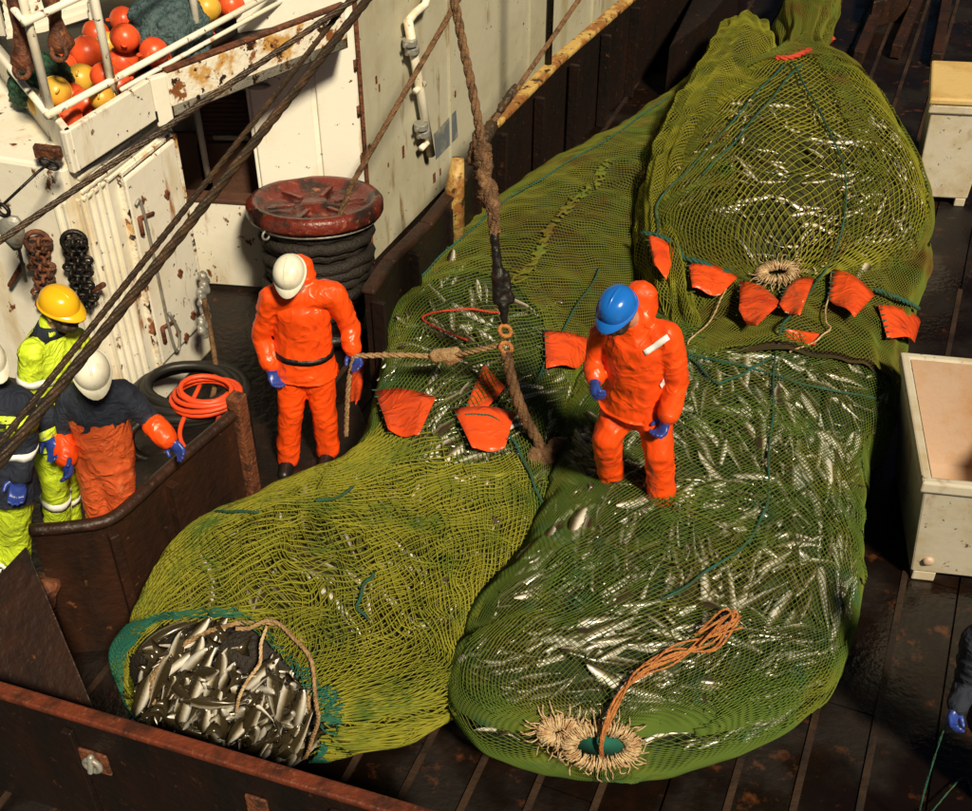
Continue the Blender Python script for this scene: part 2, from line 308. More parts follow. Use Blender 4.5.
# side wall between the crew on the left and the left net
lw = thing('pound_wall', 'brown rusted steel side wall with a rolled top beside the crew in yellow', 'wall', (*gp(110, 522, 1.1).xy, 0))
W = [gp(30, 530, 1.1), gp(70, 527, 1.1), gp(108, 520, 1.1), gp(135, 500, 1.1), gp(165, 472, 1.1), gp(200, 442, 1.1), gp(238, 410, 1.1)]
obj('wall_plate', pw(W, 0, 1.08, .05), 'steel_warm', lw)
b = MB(); b.tube([p + V((0, 0, 0)) for p in crv(W, 5)], .038, 8); obj('top_roll', b, 'steel_warm', lw, True)
for i in (2, 4):
    p = W[i]; d = (W[i + 1] - W[i - 1]).normalized(); n_ = V((d.y, -d.x, 0)); b = MB(); b.box(V((p.x, p.y, .52)) + n_ * .035, d * .03, n_ * .032, (0, 0, .5)); obj('stiffener', b, 'steel_warm', lw, bevel=.006)
b = MB(); e = W[-1]; b.box((e.x, e.y, .60), WU * .05, WV * .05, (0, 0, .62)); obj('end_post', b, 'rust', lw, bevel=.012)
# low return from the side wall to the near wall
e0 = W[0] + V((-.02, -.06, 0)); e1 = gp(0, 640, .62)
b = MB(); b.hexa([V((e0.x, e0.y, 0)), V((f0.x + .95, f0.y - .10, 0)), V((f0.x - .5, f0.y + .35, 0)), V((e0.x - .9, e0.y + .1, 0))],
                 [V((e0.x, e0.y, 1.04)), V((f0.x + .95, f0.y - .10, .60)), V((f0.x - .5, f0.y + .35, .55)), V((e0.x - .75, e0.y - .55, .45))])
obj('corner_ramp', b, 'steel_warm', lw, bevel=.01)
b = MB(); c = gp(42, 592, .62); b.lathe([(.075, -.10), (.10, -.07), (.085, 0), (.10, .07), (.075, .10)], c, 16, (.3, .5, .8)); tag(obj('roller', b, 'rust', None, True), 'small rusty roller by the boots of the cropped yellow figure', 'roller')
# raised side deck where the crew stand
b = MB(); b.prism([(W[0].x - .05, W[0].y + .03), *[(p.x - .06, p.y + .06) for p in W[1:]], (W[-1].x - .12, W[-1].y + .8), (-2.75, 7.0), (-6, 8), (-6, 4.6), (W[0].x - .5, W[0].y + .03)], 0.0, .40); obj('side_deck', b, 'steel', None, kind='structure')
# far bulwark with a yellow top
T = [gp(372, 292, 1.1), gp(392, 262, 1.1), gp(430, 224, 1.1), gp(465, 180, 1.1), gp(497, 125, 1.1), gp(560, 62, 1.1), gp(632, 0, 1.1), gp(760, -110, 1.1)]
bw = thing('bulwark', 'tall dark rusted bulwark with worn yellow top rail beside the shaded grey wall', 'bulwark', (T[0].x, T[0].y, 0))
obj('wall_plate', pw(T, 0, 1.06, .06), 'steel', bw)
b = MB(); pw([p + WV * .02 for p in T[4:]], 1.062, 1.12, .13, b); obj('top_rail', b, 'yellow_rail', bw, bevel=.02)
b = MB(); pw([p + WV * .02 for p in T[:5]], 1.062, 1.11, .11, b); obj('rusted_top_rail', b, 'steel_warm', bw, bevel=.02)
for i in range(9):
    p = T[0].lerp(T[4], i / 4) if i < 4 else T[4].lerp(T[6], (i - 4) / 4.); b = MB(); b.box(V((p.x, p.y, .52)) + WV * .05, WU * .022, WV * .05, (0, 0, .51)); obj('stiffener', b, 'steel', bw, bevel=.006)
for pa, pb, ra in (((470, 148), (458, 202), .05),):
    c = gp(466, 195, 1.1) - WV * .10; b = MB(); b.tube([V((c.x, c.y, .5)), V((c.x, c.y, 1.15)), V((c.x + .03, c.y + .05, 1.38))], [.075, .08, .05], 12); obj('fairlead_post', b, 'yellow_rail', bw, True)

# ------------------------------------------------------------------ white deckhouse on the left
a0, a1, c0 = gp(130, 440), gp(213, 350), gp(372, 262)
ZP, ZF = 2.55, 2.32
dh = thing('deckhouse', 'rust streaked white deckhouse with doors under an overhanging upper deck', 'deckhouse', (a0.x, a0.y, 0))
LD = V((-.545, .839, 0)); al = a0 + V((-.96, .28, 0)) * 4
b = MB(); b.prism([a0, a1, a1 + V((-1.6, .9, 0)), V((-6.5, 9.5, 0)), al], 0, ZF - .02); obj('wall_block', b, 'white', dh, bevel=.03)
AU = (a1 - a0).normalized(); AN = V((AU.y, -AU.x, 0)); LN = V((LD.y, -LD.x, 0)) * -1
if LN.dot(V((0, -1, 0))) < 0: LN = -LN
# vertical corner ribs
for k in range(5):
    c = a0 + AU * (.05 + .075 * k) + AN * .012; b = MB(); b.box((c.x, c.y, 1.05), AU * .013, AN * .014, (0, 0, 1.0)); obj('corner_rib', b, 'white', dh, bevel=.006)
for k in range(2):
    XD = V((-.96, .28, 0)); XN = V((-.28, -.96, 0)); c = a0 + XD * (.05 + .07 * k) + XN * .010; b = MB(); b.box((c.x, c.y, 1.05), XD * .012, XN * .012, (0, 0, 1.0)); obj('corner_rib', b, 'white', dh, bevel=.006)
for k in range(5):
    z = 2.02 + k * .052; b = MB(); m_ = (a0 + a1) / 2 + AN * .012; b.box((m_.x, m_.y, z), AU * .50, AN * .013, (0, 0, .011)); obj('ledge_rib', b, 'white', dh, bevel=.005)
# steel door on the block
d0 = a0 + AU * .50; d1 = a1 - AU * .06; dc = (d0 + d1) / 2 + AN * .022; dw = (d1 - d0).length / 2
b = MB(); b.box((dc.x, dc.y, 1.16), AU * dw, AN * .02, (0, 0, .80)); door = obj('door', b, 'white', dh, bevel=.02)
b = MB()
for (q, zz, hu, hv) in ((d0 - AU * .012, 1.16, .012, .83), (d1 + AU * .012, 1.16, .012, .83)):
    c = q + AN * .018; b.box((c.x, c.y, zz), AU * hu, AN * .022, (0, 0, hv))
c = (d0 + d1) / 2 + AN * .018; b.box((c.x, c.y, 2.0), AU * dw, AN * .022, (0, 0, .012)); obj('frame', b, 'fascia', door)
for zz in (.6, 1.55):
    c = d0 + AN * .055 + AU * .06; b = MB(); b.tube([(c.x, c.y, zz - .06), (c.x, c.y, zz + .08)], .018, 8); b.tube([V((c.x, c.y, zz + .08)), V((c.x, c.y, zz + .08)) + AU * .16 - V((0, 0, .05))], .014, 8); obj('hinge', b, 'rust', door, True)
c = d0 + AN * .065 + AU * .10; b = MB(); b.tube(crv([V((c.x, c.y, 1.75)) - AU * .06, V((c.x, c.y, 1.72)), V((c.x, c.y, 1.2)) + AU * .02, V((c.x, c.y, .55)) + AU * .03, V((c.x, c.y, .38)) + AU * .08, V((c.x, c.y, .52)) + AU * .13, V((c.x, c.y, .75)) + AU * .06], 6), .012, 6); obj('hanging_line', b, 'galv', door, True)
for (u, zz) in ((.42, 1.62), (.40, .95), (.24, .50), (.46, .52), (.33, .40)):
    c = d0 + AU * u + AN * .046; b = MB(); b.box((c.x, c.y, zz), AU * .014, AN * .012, (0, 0, .035)); b.box((c.x, c.y, zz), AU * .03, AN * .011, (0, 0, .012)); obj('door_dog', b, 'rust', door, bevel=.004)
# alcove: low wall, brown shutters, post
e0, e1 = gp(196, 283), gp(268, 288)
b = MB(); pw([e0, e1], 0, .84, .10, b); obj('alcove_wall', b, 'white', dh, bevel=.01)
b = MB(); pw([e0 - V((0, .02, 0)), e1 - V((0, .02, 0))], .842, .875, .14, b); obj('alcove_ledge', b, 'brown_door', dh, bevel=.006)
for k, (x0, y0, x1, y1, nm) in enumerate(((168, 132, 206, 196, 'shutter'), (205, 142, 262, 197, 'shutter'), (199, 92, 256, 138, 'louvre_shutter'))):
    p, q = gy(x0, y1, 9.42), gy(x1, y0, 9.42); b = MB(); b.box(((p.x + q.x) / 2, 9.42, (p.z + q.z) / 2), ((q.x - p.x) / 2, 0, 0), (0, .02, 0), (0, 0, (q.z - p.z) / 2)); sh = obj(nm, b, 'brown_door', dh, bevel=.008)
    if k == 2:
        for i in range(10):
            z = lerp(p.z, q.z, (i + .5) / 10); b = MB(); b.box(((p.x + q.x) / 2, 9.392, z), ((q.x - p.x) / 2 - .03, 0, 0), (0, .008, -.004), (0, .004, .009)); obj('slat', b, 'brown_door', sh)
b = MB(); b.box((-2.3, 9.75, 1.2), (.9, 0, 0), (0, .05, 0), (0, 0, 1.2)); obj('alcove_back', b, 'white', dh)
p = gy(196, 108, 9.3); q = gy(209, 182, 9.3); b = MB(); b.tube([p, q], .028, 8); obj('alcove_post', b, 'white', dh, True)
p = gy(212, 137, 9.36); b = MB(); b.box(p + V((.16, 0, 0)), (.15, 0, 0), (0, .02, 0), (0, 0, .022)); obj('shutter_rail', b, 'galv', dh, bevel=.006)
# white door block
b1 = V((e1.x + .03, e1.y + .02, 0)); BU = (c0 - b1).normalized(); BN = V((BU.y, -BU.x, 0)); bl = (c0 - b1).length
b = MB(); b.prism([b1, c0, c0 + V((-.5, 1.2, 0)), b1 + V((-.1, .9, 0))], 0, 3.2); obj('door_block', b, 'door_white', dh, bevel=.015)
for k, (t0, t1) in enumerate(((.03, .55), (.60, .97))):
    p = b1 + BU * bl * t0; q = b1 + BU * bl * t1; c = (p + q) / 2 + BN * .014; b = MB(); b.box((c.x, c.y, 1.2), BU * ((q - p).length / 2), BN * .016, (0, 0, 1.1)); dd = obj('door', b, 'door_white', dh, bevel=.01)
    if k == 1:
        for i in range(3):
            g = p + BU * (.03 + .02 * i) + BN * .036; b = MB(); b.box((g.x, g.y, .85), BU * .012, BN * .008, (0, 0, .05 - .01 * i)); b.box(V((g.x, g.y, .72)) + BU * .12, BU * .1, BN * .010, (0, 0, .012)) if i == 0 else None; obj('latch', b, 'rust', dd, bevel=.003)
        for zz in (1.9, 1.5, 1.05):
            g = q - BU * .01 + BN * .03; b = MB(); b.tube([(g.x, g.y, zz - .05), (g.x, g.y, zz + .05)], .014, 8); obj('hinge', b, 'rust', dd, True)
g = c0 + BN * .02; b = MB(); b.box((g.x, g.y, 1.5), BU * .016, BN * .014, (0, 0, 1.5)); obj('corner_strip', b, 'rust', dh, bevel=.004)
p = gy(258, 86, 9.0); b = MB(); b.sphere(p, .07, 12, 1.5, .5, .45); obj('lamp_cover', b, 'galv', dh, True)
# long wall, its shade from grazing light put into a grey base colour
CE = c0 + WU * 9
b = MB(); b.prism([c0 + V((.012, .012, 0)), CE, CE + V((-2, .5, 0)), c0 + V((-.4, 1.3, 0))], 0, 4.6); obj('long_wall', b, 'shaded_white', dh)
def cw(px, py, off=.03):                     # a point on the long wall seen at (px, py)
    d = ray(px, py); o_ = V((0, 0, H)); t = ((c0 - o_).dot(WV) + off) / d.dot(WV); return o_ + d * t
for i in range(4):
    c = c0 + WU * (1.9 * i + 1.6); b = MB(); b.box((c.x, c.y, 2.3), WU * .012, WV * .022, (0, 0, 2.3)); obj('wall_seam', b, 'shaded_white', dh, bevel=.004)
pp = thing('wall_pipe', 'white vertical pipe with clamped valves on the shaded grey wall', 'pipe', cw(428, 155))
b = MB(); b.tube([cw(408, 20, .09), cw(431, 155, .09)], .040, 12); obj('pipe', b, 'white', pp, True)
b = MB(); b.tube([cw(408, 22, .09), cw(414, 14, .09), cw(425, 5, .09), cw(430, -14, .09)], .035, 10); obj('elbow', b, 'white', pp, True)
for (x, y) in ((410, 42), (412, 50), (421, 126), (423, 133)):
    c = cw(x, y, .09); b = MB(); b.lathe([(.065, -.03), (.065, .03)], c, 14); obj('clamp', b, 'galv', pp, bevel=.008); b = MB(); b.tube([c - WU * .1, c + WU * .1], .016, 8); obj('bolt', b, 'galv', pp)
for (x, y) in ((419, 88), (425, 145)):
    c = cw(x, y, .09); b = MB(); b.tube([c - WU * .08, c + WU * .10], .028, 8); obj('valve', b, 'white', pp, True)
p, q = cw(437, 150, .02), cw(457, 115, .02)
b = MB(); b.add([cw(434, 134, .008), cw(436, 160, .008), cw(458, 137, .008), cw(456, 110, .008)], [(0, 1, 2, 3)]); me = b.mesh('paint_patch'); link('paint_patch', me, 'slate', dh)
for (x, y, s_) in ((376, 80, .03), (379, 88, .025), (403, 152, .04), (434, 178, .05), (440, 172, .03), (388, 165, .02), (455, 94, .03), (363, 158, .04), (369, 150, .05)):
    c = cw(x, y, .004); b = MB(); b.box(c, WU * s_ * .5, WV * .006, (0, 0, s_ * (.6 + random.random()))); obj('rust_lug', b, 'rust', dh, bevel=.003)
# upper deck over the alcove, with its lip
U0, U1, U2, U3 = gp(65, 133, ZP), gp(150, 80, ZP), gp(166, 75, ZP), gp(345, 8, ZP)
b = MB(); b.prism([U0 + V((0, .05, 0)), U1, U2, U3, (-1.10, 9.36), (-1.75, 9.9), (-2.8, 13), (-7, 12), (-7, 9), (U0.x + LD.x * 3.1, U0.y + LD.y * 3.1)], 2.24, ZF); obj('upper_deck', b, 'dark', dh)
b = MB(); pw([U2, U3], 2.235, 2.56, .05, b); obj('fascia', b, 'fascia', dh, bevel=.012)
b = MB(); pw([U2 + AN * .01, U3 + AN * .01], 2.563, 2.585, .06, b); obj('fascia_edge', b, 'rust', dh, bevel=.006)
b = MB(); pw([U0, U1], ZF - .06, ZP, .05, b); obj('parapet', b, 'white', dh, bevel=.01)
b = MB(); pw([U0 + LD * 3.1, U0 + LD * .02], ZF - .06, ZP, .05, b); obj('parapet', b, 'white', dh, bevel=.01)
b = MB(); pw([U1, U2 + AN * .004], 2.2, ZP + .002, .06, b); obj('parapet_end', b, 'white', dh, bevel=.01)
# louvred locker behind the floats
lv = thing('louvre_panel', 'white horizontal slat panel behind the orange floats', 'panel', gy(50, 40, 9.0))
for i in range(7):
    p, q = gy(8 - i, 44 - i * 8, 8.9 + .02 * i), gy(88, 18 - i * 8, 9.2 + .02 * i); b = MB(); b.hexa([p, q, q + V((0, .03, -.02)), p + V((0, .03, -.02))], [p + V((0, 0, .05)), q + V((0, 0, .05)), q + V((0, .05, .05)), p + V((0, .05, .05))]); obj('slat', b, 'white', lv)
for (x, y, yy) in ((6, 50, 8.95), (90, 24, 9.25)):
    p = gy(x, y, yy); b = MB(); b.box(p + V((0, .03, .3)), (.02, 0, 0), (0, .02, 0), (0, 0, .6)); obj('upright', b, 'white', lv)

# railing
rl = thing('railing', 'cream painted pipe railing on the upper deck in front of the floats', 'railing', gp(52, 120, ZP))
RP = [gp(52, 118, ZP + .02), gp(116, 104, ZP - .1), gp(201, 53, ZP - .15)]
ra, rb = gp(49, 118, ZP + .05), gp(262, 2, ZP + .05)
rdir = (rb - ra).normalized()
for p in RP:
    b = MB(); b.tube([p, p + V((0, 0, 1.25))], .030, 8); obj('post', b, 'white', rl, True)
for zz, s_ in ((.02, 0), (.62, 0), (1.22, 0)):
    b = MB(); b.tube([ra + V((0, 0, zz)) - rdir * .02, rb + V((0, 0, zz)) + rdir * .8], .024, 8); obj('rail', b, 'white', rl, True)
q0, q1 = gp(120, 90, ZP - .05), gp(262, 12, ZP - .05); b = MB(); b.tube([q0, q1 + (q1 - q0).normalized() * .8], .018, 8); obj('rail', b, 'white', rl, True)
for zz in (.02, .62, 1.22):
    b = MB(); b.tube([ra + V((0, 0, zz)), ra + LD * 2 + V((0, 0, zz))], .024, 8); obj('rail', b, 'white', rl, True)

# ------------------------------------------------------------------ net bags: lofted sections through a left and a right edge
def sec(L, Rr, zm, h, zb=.02):
    a, c = gp(*L, zm), gp(*Rr, zm); return [(a + c) / 2, (c - a) / 2, V((0, 0, h - zm)), V((0, 0, zm - zb))]
def capped(secs, K, n=9, rmin=.06, p=1.0, pd=.4):
    c, A, U, D = secs[-1]; out = list(secs); K = V(K)
    for i in range(1, n + 1):
        th = math.pi / 2 * i / n; cs = max(math.cos(th), 1e-6); k = max(cs ** p, rmin); out.append([c + (K - c) * math.sin(th), A * k, U * k, D * max(cs ** pd * (1 + (K.z - c.z) / D.z * math.sin(th)), rmin) if i < n else D * rmin])
    return out
class Bag:
    def __init__(s, secs, amp=.02, seed=1, lump=5., fold=0., fw=.3):
        s.fold, s.fw = fold, fw
        Q = np.array([[*c, *A, *U, *D] for c, A, U, D in secs]); n = len(Q); s.amp, s.seed, s.lump = amp, seed, lump
        E = np.vstack([2 * Q[0] - Q[1], Q, 2 * Q[-1] - Q[-2]]); tt = np.linspace(0, n - 1, 400); i = np.minimum(tt.astype(int), n - 2); f = (tt - i)[:, None]
        p0, p1, p2, p3 = E[i], E[i + 1], E[i + 2], E[i + 3]
        s.T = .5 * (2 * p1 + (p2 - p0) * f + (2 * p0 - 5 * p1 + 4 * p2 - p3) * f ** 2 + (3 * p1 - p0 - 3 * p2 + p3) * f ** 3)
        top = s.T[:, 0:3] + s.T[:, 6:9]; d = np.r_[0, np.cumsum(np.linalg.norm(np.diff(top, axis=0), axis=1))]; s.len = d[-1]; s.arc = d / d[-1]
        s.sec = np.interp(np.linspace(0, n - 1, n), tt, s.arc)          # arc position of each section
    def raw(s, u, ph):
        u = np.clip(u, 0, 1); P = np.stack([np.interp(u, s.arc, s.T[:, k]) for k in range(12)], -1)
        c, sn = np.cos(ph)[..., None], np.sin(ph)[..., None]; up = np.maximum(sn, 0); dn = np.minimum(sn, 0)
        cc = np.sign(c) * np.abs(c) ** .85
        return P[..., 0:3] + P[..., 3:6] * (-cc) + P[..., 6:9] * up ** .9 + P[..., 9:12] * np.sign(dn) * np.abs(dn) ** .6
    def norm(s, u, ph, e=4e-3):
        a = s.raw(u + e, ph) - s.raw(u - e, ph); b = s.raw(u, ph + e * 4) - s.raw(u, ph - e * 4); n = np.cross(a, b)
        n /= np.maximum(np.linalg.norm(n, axis=-1, keepdims=True), 1e-9); c = np.stack([np.interp(np.clip(u, 0, 1), s.arc, s.T[:, k]) for k in range(3)], -1)
        sg = np.sign(((s.raw(u, ph) - c) * n).sum(-1, keepdims=True)); sg[sg == 0] = 1; return n * sg
    def at(s, u, ph, off=0., lump=1.):
        p = s.raw(u, ph); n = s.norm(u, ph)
        d = s.amp * lump * (1.3 * noise(p, 1.7, s.seed) + 1.0 * noise(p, s.lump, s.seed + 1) + .45 * noise(p, s.lump * 2.3, s.seed + 2)) + off
        if s.fold:
            hw = np.sqrt(sum(np.interp(np.clip(u, 0, 1), s.arc, s.T[:, k]) ** 2 for k in (3, 4, 5)))
            d = d + s.fold * np.exp(-(hw / s.fw) ** 2) * (np.sin(ph * 9 + 2.5 * noise(p, 1.5, s.seed + 7)) + .6 * np.sin(ph * 17 + 2 * noise(p, 2.5, s.seed + 8)))
        q = p + n * d[..., None] if hasattr(d, 'shape') else p + n * d
        q[..., 2] = np.maximum(q[..., 2], .012); return q
    def shell(s, name, m, parent, off=-.05, nu=120, nv=110, keep=None):
        u = np.linspace(0, 1, nu); ph = np.linspace(0, 2 * np.pi, nv, endpoint=False); U, Pn = np.meshgrid(u, ph, indexing='ij'); pts = s.at(U, Pn, off)
        i, j = np.meshgrid(np.arange(nu - 1), np.arange(nv), indexing='ij'); j2 = (j + 1) % nv
        q = np.stack([i * nv + j, i * nv + j2, (i + 1) * nv + j2, (i + 1) * nv + j], -1).reshape(-1, 4)
        if keep is not None:
            kk = keep(U, Pn).reshape(-1); q = q[kk[q].all(1)]
        fs = q.tolist() + ([list(range((nu - 1) * nv, nu * nv))] if keep is None else [])
        me = bpy.data.meshes.new(name); me.from_pydata(pts.reshape(-1, 3).tolist(), [], fs); me.update(); s.bvh = BVHTree.FromPolygons([tuple(p) for p in pts.reshape(-1, 3)], q.tolist())
        return link(name, me, m, parent, True)
    def netting(s, name, m, parent, n, rows, r, off=0., keep=None, jit=.3, lump=1., vary=.0, lo=-math.pi / 2 - .06, hi=1.5 * math.pi + .06, skew=.5, u0=0., u1=1.):
        V_, F_ = [], []; base = 0
        for sg in (1, -1):
            I = np.arange(-n, 2 * n)[:, None]; J = np.arange(rows + 1)[None, :]; ph = 2 * np.pi * (I + sg * J * skew) / n + 0 * J; u = u0 + (u1 - u0) * J / rows + 0. * ph
            ok = (ph > lo) & (ph < hi) & ((u > s.sec[max(-9, -len(s.sec))]) | ((ph > -.6) & (ph < math.pi + .6)))
            rows_ok = ok.any(1); ph, u, ok = ph[rows_ok], u[rows_ok], ok[rows_ok]
            g = s.raw(u, ph)
            ph = ph + jit * 2 * np.pi / n * noise(g, 9, 40 + sg) + vary * noise(g, 1.6, 50) ; u = u + jit / rows * noise(g, 9, 44 + sg) + vary * .25 * noise(g, 1.4, 57)
            if keep is not None: ok &= keep(u, ph)
            p = s.at(u, ph, off, lump); nn = s.norm(u, ph)
            t = np.empty_like(p); t[:, 1:-1] = p[:, 2:] - p[:, :-2]; t[:, 0] = p[:, 1] - p[:, 0]; t[:, -1] = p[:, -1] - p[:, -2]
            t /= np.maximum(np.linalg.norm(t, axis=-1, keepdims=True), 1e-9); bn = np.cross(t, nn); bn /= np.maximum(np.linalg.norm(bn, axis=-1, keepdims=True), 1e-9)
            rr = r * (1 + .3 * noise(p, 5, 71))[..., None]
            vs = np.stack([p + nn * rr, p - nn * rr * .5 + bn * rr * .9, p - nn * rr * .5 - bn * rr * .9], 2)
            idx = np.arange(p.shape[0] * p.shape[1]).reshape(p.shape[:2]) * 3 + base
            good = ok[:, 1:] & ok[:, :-1]; a = idx[:, :-1][good]; b = idx[:, 1:][good]
            for k in range(3): F_.append(np.stack([a + k, a + (k + 1) % 3, b + (k + 1) % 3, b + k], -1))
            V_.append(vs.reshape(-1, 3)); base += p.shape[0] * p.shape[1] * 3
        Vn = np.concatenate(V_); Fn = np.concatenate(F_); used = np.zeros(len(Vn), bool); used[Fn.reshape(-1)] = True; rm = np.cumsum(used) - 1; Vn = Vn[used]; Fn = rm[Fn]
        me = bpy.data.meshes.new(name); me.vertices.add(len(Vn)); me.vertices.foreach_set('co', Vn.reshape(-1).astype(np.float32)); me.loops.add(Fn.size); me.loops.foreach_set('vertex_index', Fn.reshape(-1).astype(np.int32))
        me.polygons.add(len(Fn)); me.polygons.foreach_set('loop_start', np.arange(0, Fn.size, 4, dtype=np.int32)); me.polygons.foreach_set('loop_total', np.full(len(Fn), 4, dtype=np.int32)); me.update(calc_edges=True); me.validate()
        return link(name, me, m, parent, True, kind='stuff')
def bump_to(c, r): # smooth weight near an image-independent world point
    return lambda p: np.exp(-((p - np.array(c)) ** 2).sum(-1) / r ** 2)

# left net: long tube from far right to the open mouth at lower left
K1 = gp(230, 716, .58)
left = Bag(capped([sec((735, 40), (790, 95), .35, .6), sec((690, 82), (770, 150), .35, .65), sec((606, 138), (715, 235), .36, .66), sec((525, 184), (655, 285), .38, .70), sec((466, 228), (622, 330), .40, .76), sec((402, 300), (590, 395), .42, .85),
                 sec((378, 376), (570, 455), .44, .90), sec((352, 462), (552, 520), .44, .84), sec((262, 512), (530, 560), .45, .86), sec((180, 555), (490, 612), .47, .98), sec((140, 618), (466, 662), .48, 1.0), sec((128, 645), (460, 690), .48, .98)], K1, 10, .07, .8), .022, 3, 4.5)
K2 = gp(600, 740, .62)
right = Bag(capped([sec((610, 335), (880, 345), .4, .7), sec((566, 400), (896, 398), .45, .92), sec((548, 480), (868, 470), .46, .96), sec((520, 560), (862, 540), .5, 1.0), sec((472, 620), (862, 605), .5, 1.02), sec((460, 655), (850, 655), .5, 1.0)], K2, 11, .055, .85, .28), .026, 8, 4.2)
K3 = gp(779, 296, .66)
upper = Bag(capped([sec((812, -30), (842, -36), .40, .70), sec((788, 12), (838, 2), .45, .82), sec((774, 38), (830, 28), .5, .90), sec((782, 62), (818, 54), .58, .80), sec((722, 98), (858, 84), .52, .92), sec((682, 150), (900, 148), .55, 1.12), sec((658, 205), (922, 200), .6, 1.25), sec((650, 232), (928, 228), .6, 1.22)], K3, 10, .05, .85), .02, 14, 4.5, .035, .5)
drape = Bag([sec((690, 90), (868, 92), .5, .95), sec((660, 180), (912, 180), .55, .95), sec((650, 250), (930, 255), .55, .88), sec((660, 320), (912, 325), .48, .84), sec((652, 372), (900, 370), .45, .92), sec((640, 405), (898, 408), .45, .99)], .03, 21, 3.5, .02, 3.)

skirt = Bag([sec((735, 42), (748, 42), .40, .46), sec((722, 46), (762, 45), .40, .72), sec((708, 60), (772, 58), .45, .92), sec((688, 88), (774, 88), .5, .98), sec((662, 140), (740, 145), .5, 1.0), sec((640, 200), (702, 215), .5, 1.0), sec((634, 255), (690, 268), .5, .92), sec((648, 312), (700, 320), .46, .86), sec((662, 372), (712, 376), .42, .8)], .03, 31, 3.5, .022, 1.0)
lb = thing('net_bag', 'long left net bag with open mouth showing bare fish', 'net', (*gp(320, 600).xy, 0), 'trawl net bags on the deck')
rb_ = thing('net_bag', 'round green net bag closed by a pale laced ring, blue helmet crewman on it', 'net', (*gp(660, 600).xy, 0), 'trawl net bags on the deck')
ub = thing('net_bag', 'olive net bag tied at its neck with red rope', 'net', (*gp(790, 200).xy, 0), 'trawl net bags on the deck')
uc1 = left.sec[-1]; CUT = left.sec[-5]          # the mouth begins here
MC = V(gp(222, 708, .60)); MX = V((.97, .22, 0)); MY = V((.10, .55, .83)).normalized()
def mouth_r(p):                              # below 1 inside the open mouth
    d = np.asarray(p) - np.array(MC); a = d @ np.array(MX) / .50; b_ = d @ np.array(MY) / np.where(d @ np.array(MY) > 0, .50, .60); return np.sqrt(a * a + b_ * b_)
mouth = lambda u, ph: (u < left.sec[-9]) | (mouth_r(left.raw(u, ph)) > 1.)
ln_ = left.shell('inner_net', 'lin_olive', lb, -.06, 150, 110)
ln_.data.materials.append(M['drum'])         # near-black colour paints the hollow's shade behind the bare fish
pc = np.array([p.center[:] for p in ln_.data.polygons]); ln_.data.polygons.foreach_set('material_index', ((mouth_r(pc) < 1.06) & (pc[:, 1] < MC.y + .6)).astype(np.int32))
right.shell('inner_net', 'lin_green', rb_, -.075, 110, 130)
upper.shell('inner_net', 'lin_olive', ub, -.06, 100, 110)
drape.shell('drape_lining', 'lin_brown', ub, -.05, 60, 90, keep=lambda u, p: (u > .60) & (p > -.5) & (p < math.pi + .5))
skirt.shell('skirt_lining', 'lin_olive', ub, -.045, 70, 60)
skirt.netting('skirt_netting', 'net_olive', ub, 90, 220, .0046, .0, jit=.6, vary=.1)
# left: fine brown net on the far tube, green in the middle, coarse yellow green at the mouth
s5, s7 = left.sec[5], left.sec[7]
left.netting('fine_netting', 'net_brown', lb, 150, 300, .0045, .0, keep=lambda u, p: u < s5 + .03 * np.sin(3 * p), jit=.5, vary=.02, u1=s5 + .04)
left.netting('green_netting', 'net_green', lb, 130, 90, .0036, .0, keep=lambda u, p: u > s5 - .03 + .03 * np.sin(3 * p), jit=.3, u0=s5 - .05, u1=s7 + .05)
left.netting('under_netting', 'net_olive', lb, 120, 110, .0045, -.012, keep=mouth, jit=.5, vary=.05, u0=s7, u1=1)
left.netting('coarse_netting', 'net_coarse', lb, 96, 72, .0052, .02, keep=lambda u, p: mouth(u, p) & (u > s7 + .02 * np.sin(4 * p)), jit=.5, vary=.10, u0=s7 - .02, u1=1)
M['net_teal'] = mat('teal_twine', (.018, .115, .085), .85, spec=.15, layers=[((.05, .12, .03), 4, .5, .66)])
left.netting('mouth_netting', 'net_teal', lb, 74, 56, .0050, .026, keep=lambda u, p: mouth(u, p) & (u > left.sec[-10]) & (mouth_r(left.raw(u, p)) < 1.22 + .12 * np.sin(p * 3)), jit=.5, vary=.06, u0=left.sec[-10], u1=1)
left.netting('mid_netting', 'net_olive', lb, 110, 92, .0046, .008, keep=lambda u, p: mouth(u, p) & (u > s7 + .02 * np.sin(5 * p)), jit=.6, vary=.16, u0=s7 - .02, u1=1)
right.netting('netting', 'net_green', rb_, 168, 212, .0027, .0, jit=.25, vary=.015)
right.netting('loose_netting', 'net_green', rb_, 140, 176, .0028, .016, keep=lambda u, p: noise(np.stack([u * 9, p * 1.5, u * 0], -1), 1.1, 5) > .28, jit=.6, vary=.06)
upper.netting('netting', 'net_olive', ub, 104, 128, .0062, .0, jit=.2, vary=.015)
upper.netting('loose_netting', 'net_brown', ub, 130, 220, .0050, .03, keep=lambda u, p: (p < .95 + .25 * np.sin(u * 9)) | (p > 2.75) | (np.abs(p - 1.85 - .5 * (u - .5)) < .13) | (u < upper.sec[4] + .03), jit=.6, vary=.05)
drape.netting('drape_netting', 'net_brown', ub, 170, 110, .0045, .0, keep=lambda u, p: u > .58 + .04 * np.sin(p * 5), jit=.6, vary=.08, u0=.5)
bags = [left, right, upper, drape, skirt]
def hit(px, py, off=.03):                    # where the line of sight meets the nets
    o_ = V((0, 0, H)); d = ray(px, py).normalized(); best = None
    for g in bags:
        h_ = g.bvh.ray_cast(o_, d)
        if h_[0] is not None and (best is None or h_[3] < best[3]): best = h_
    if best is None: return gp(px, py, .05), V((0, 0, 1))
    n_ = best[1] if best[1].dot(d) < 0 else -best[1]
    return best[0] + n_ * (off + .06), n_

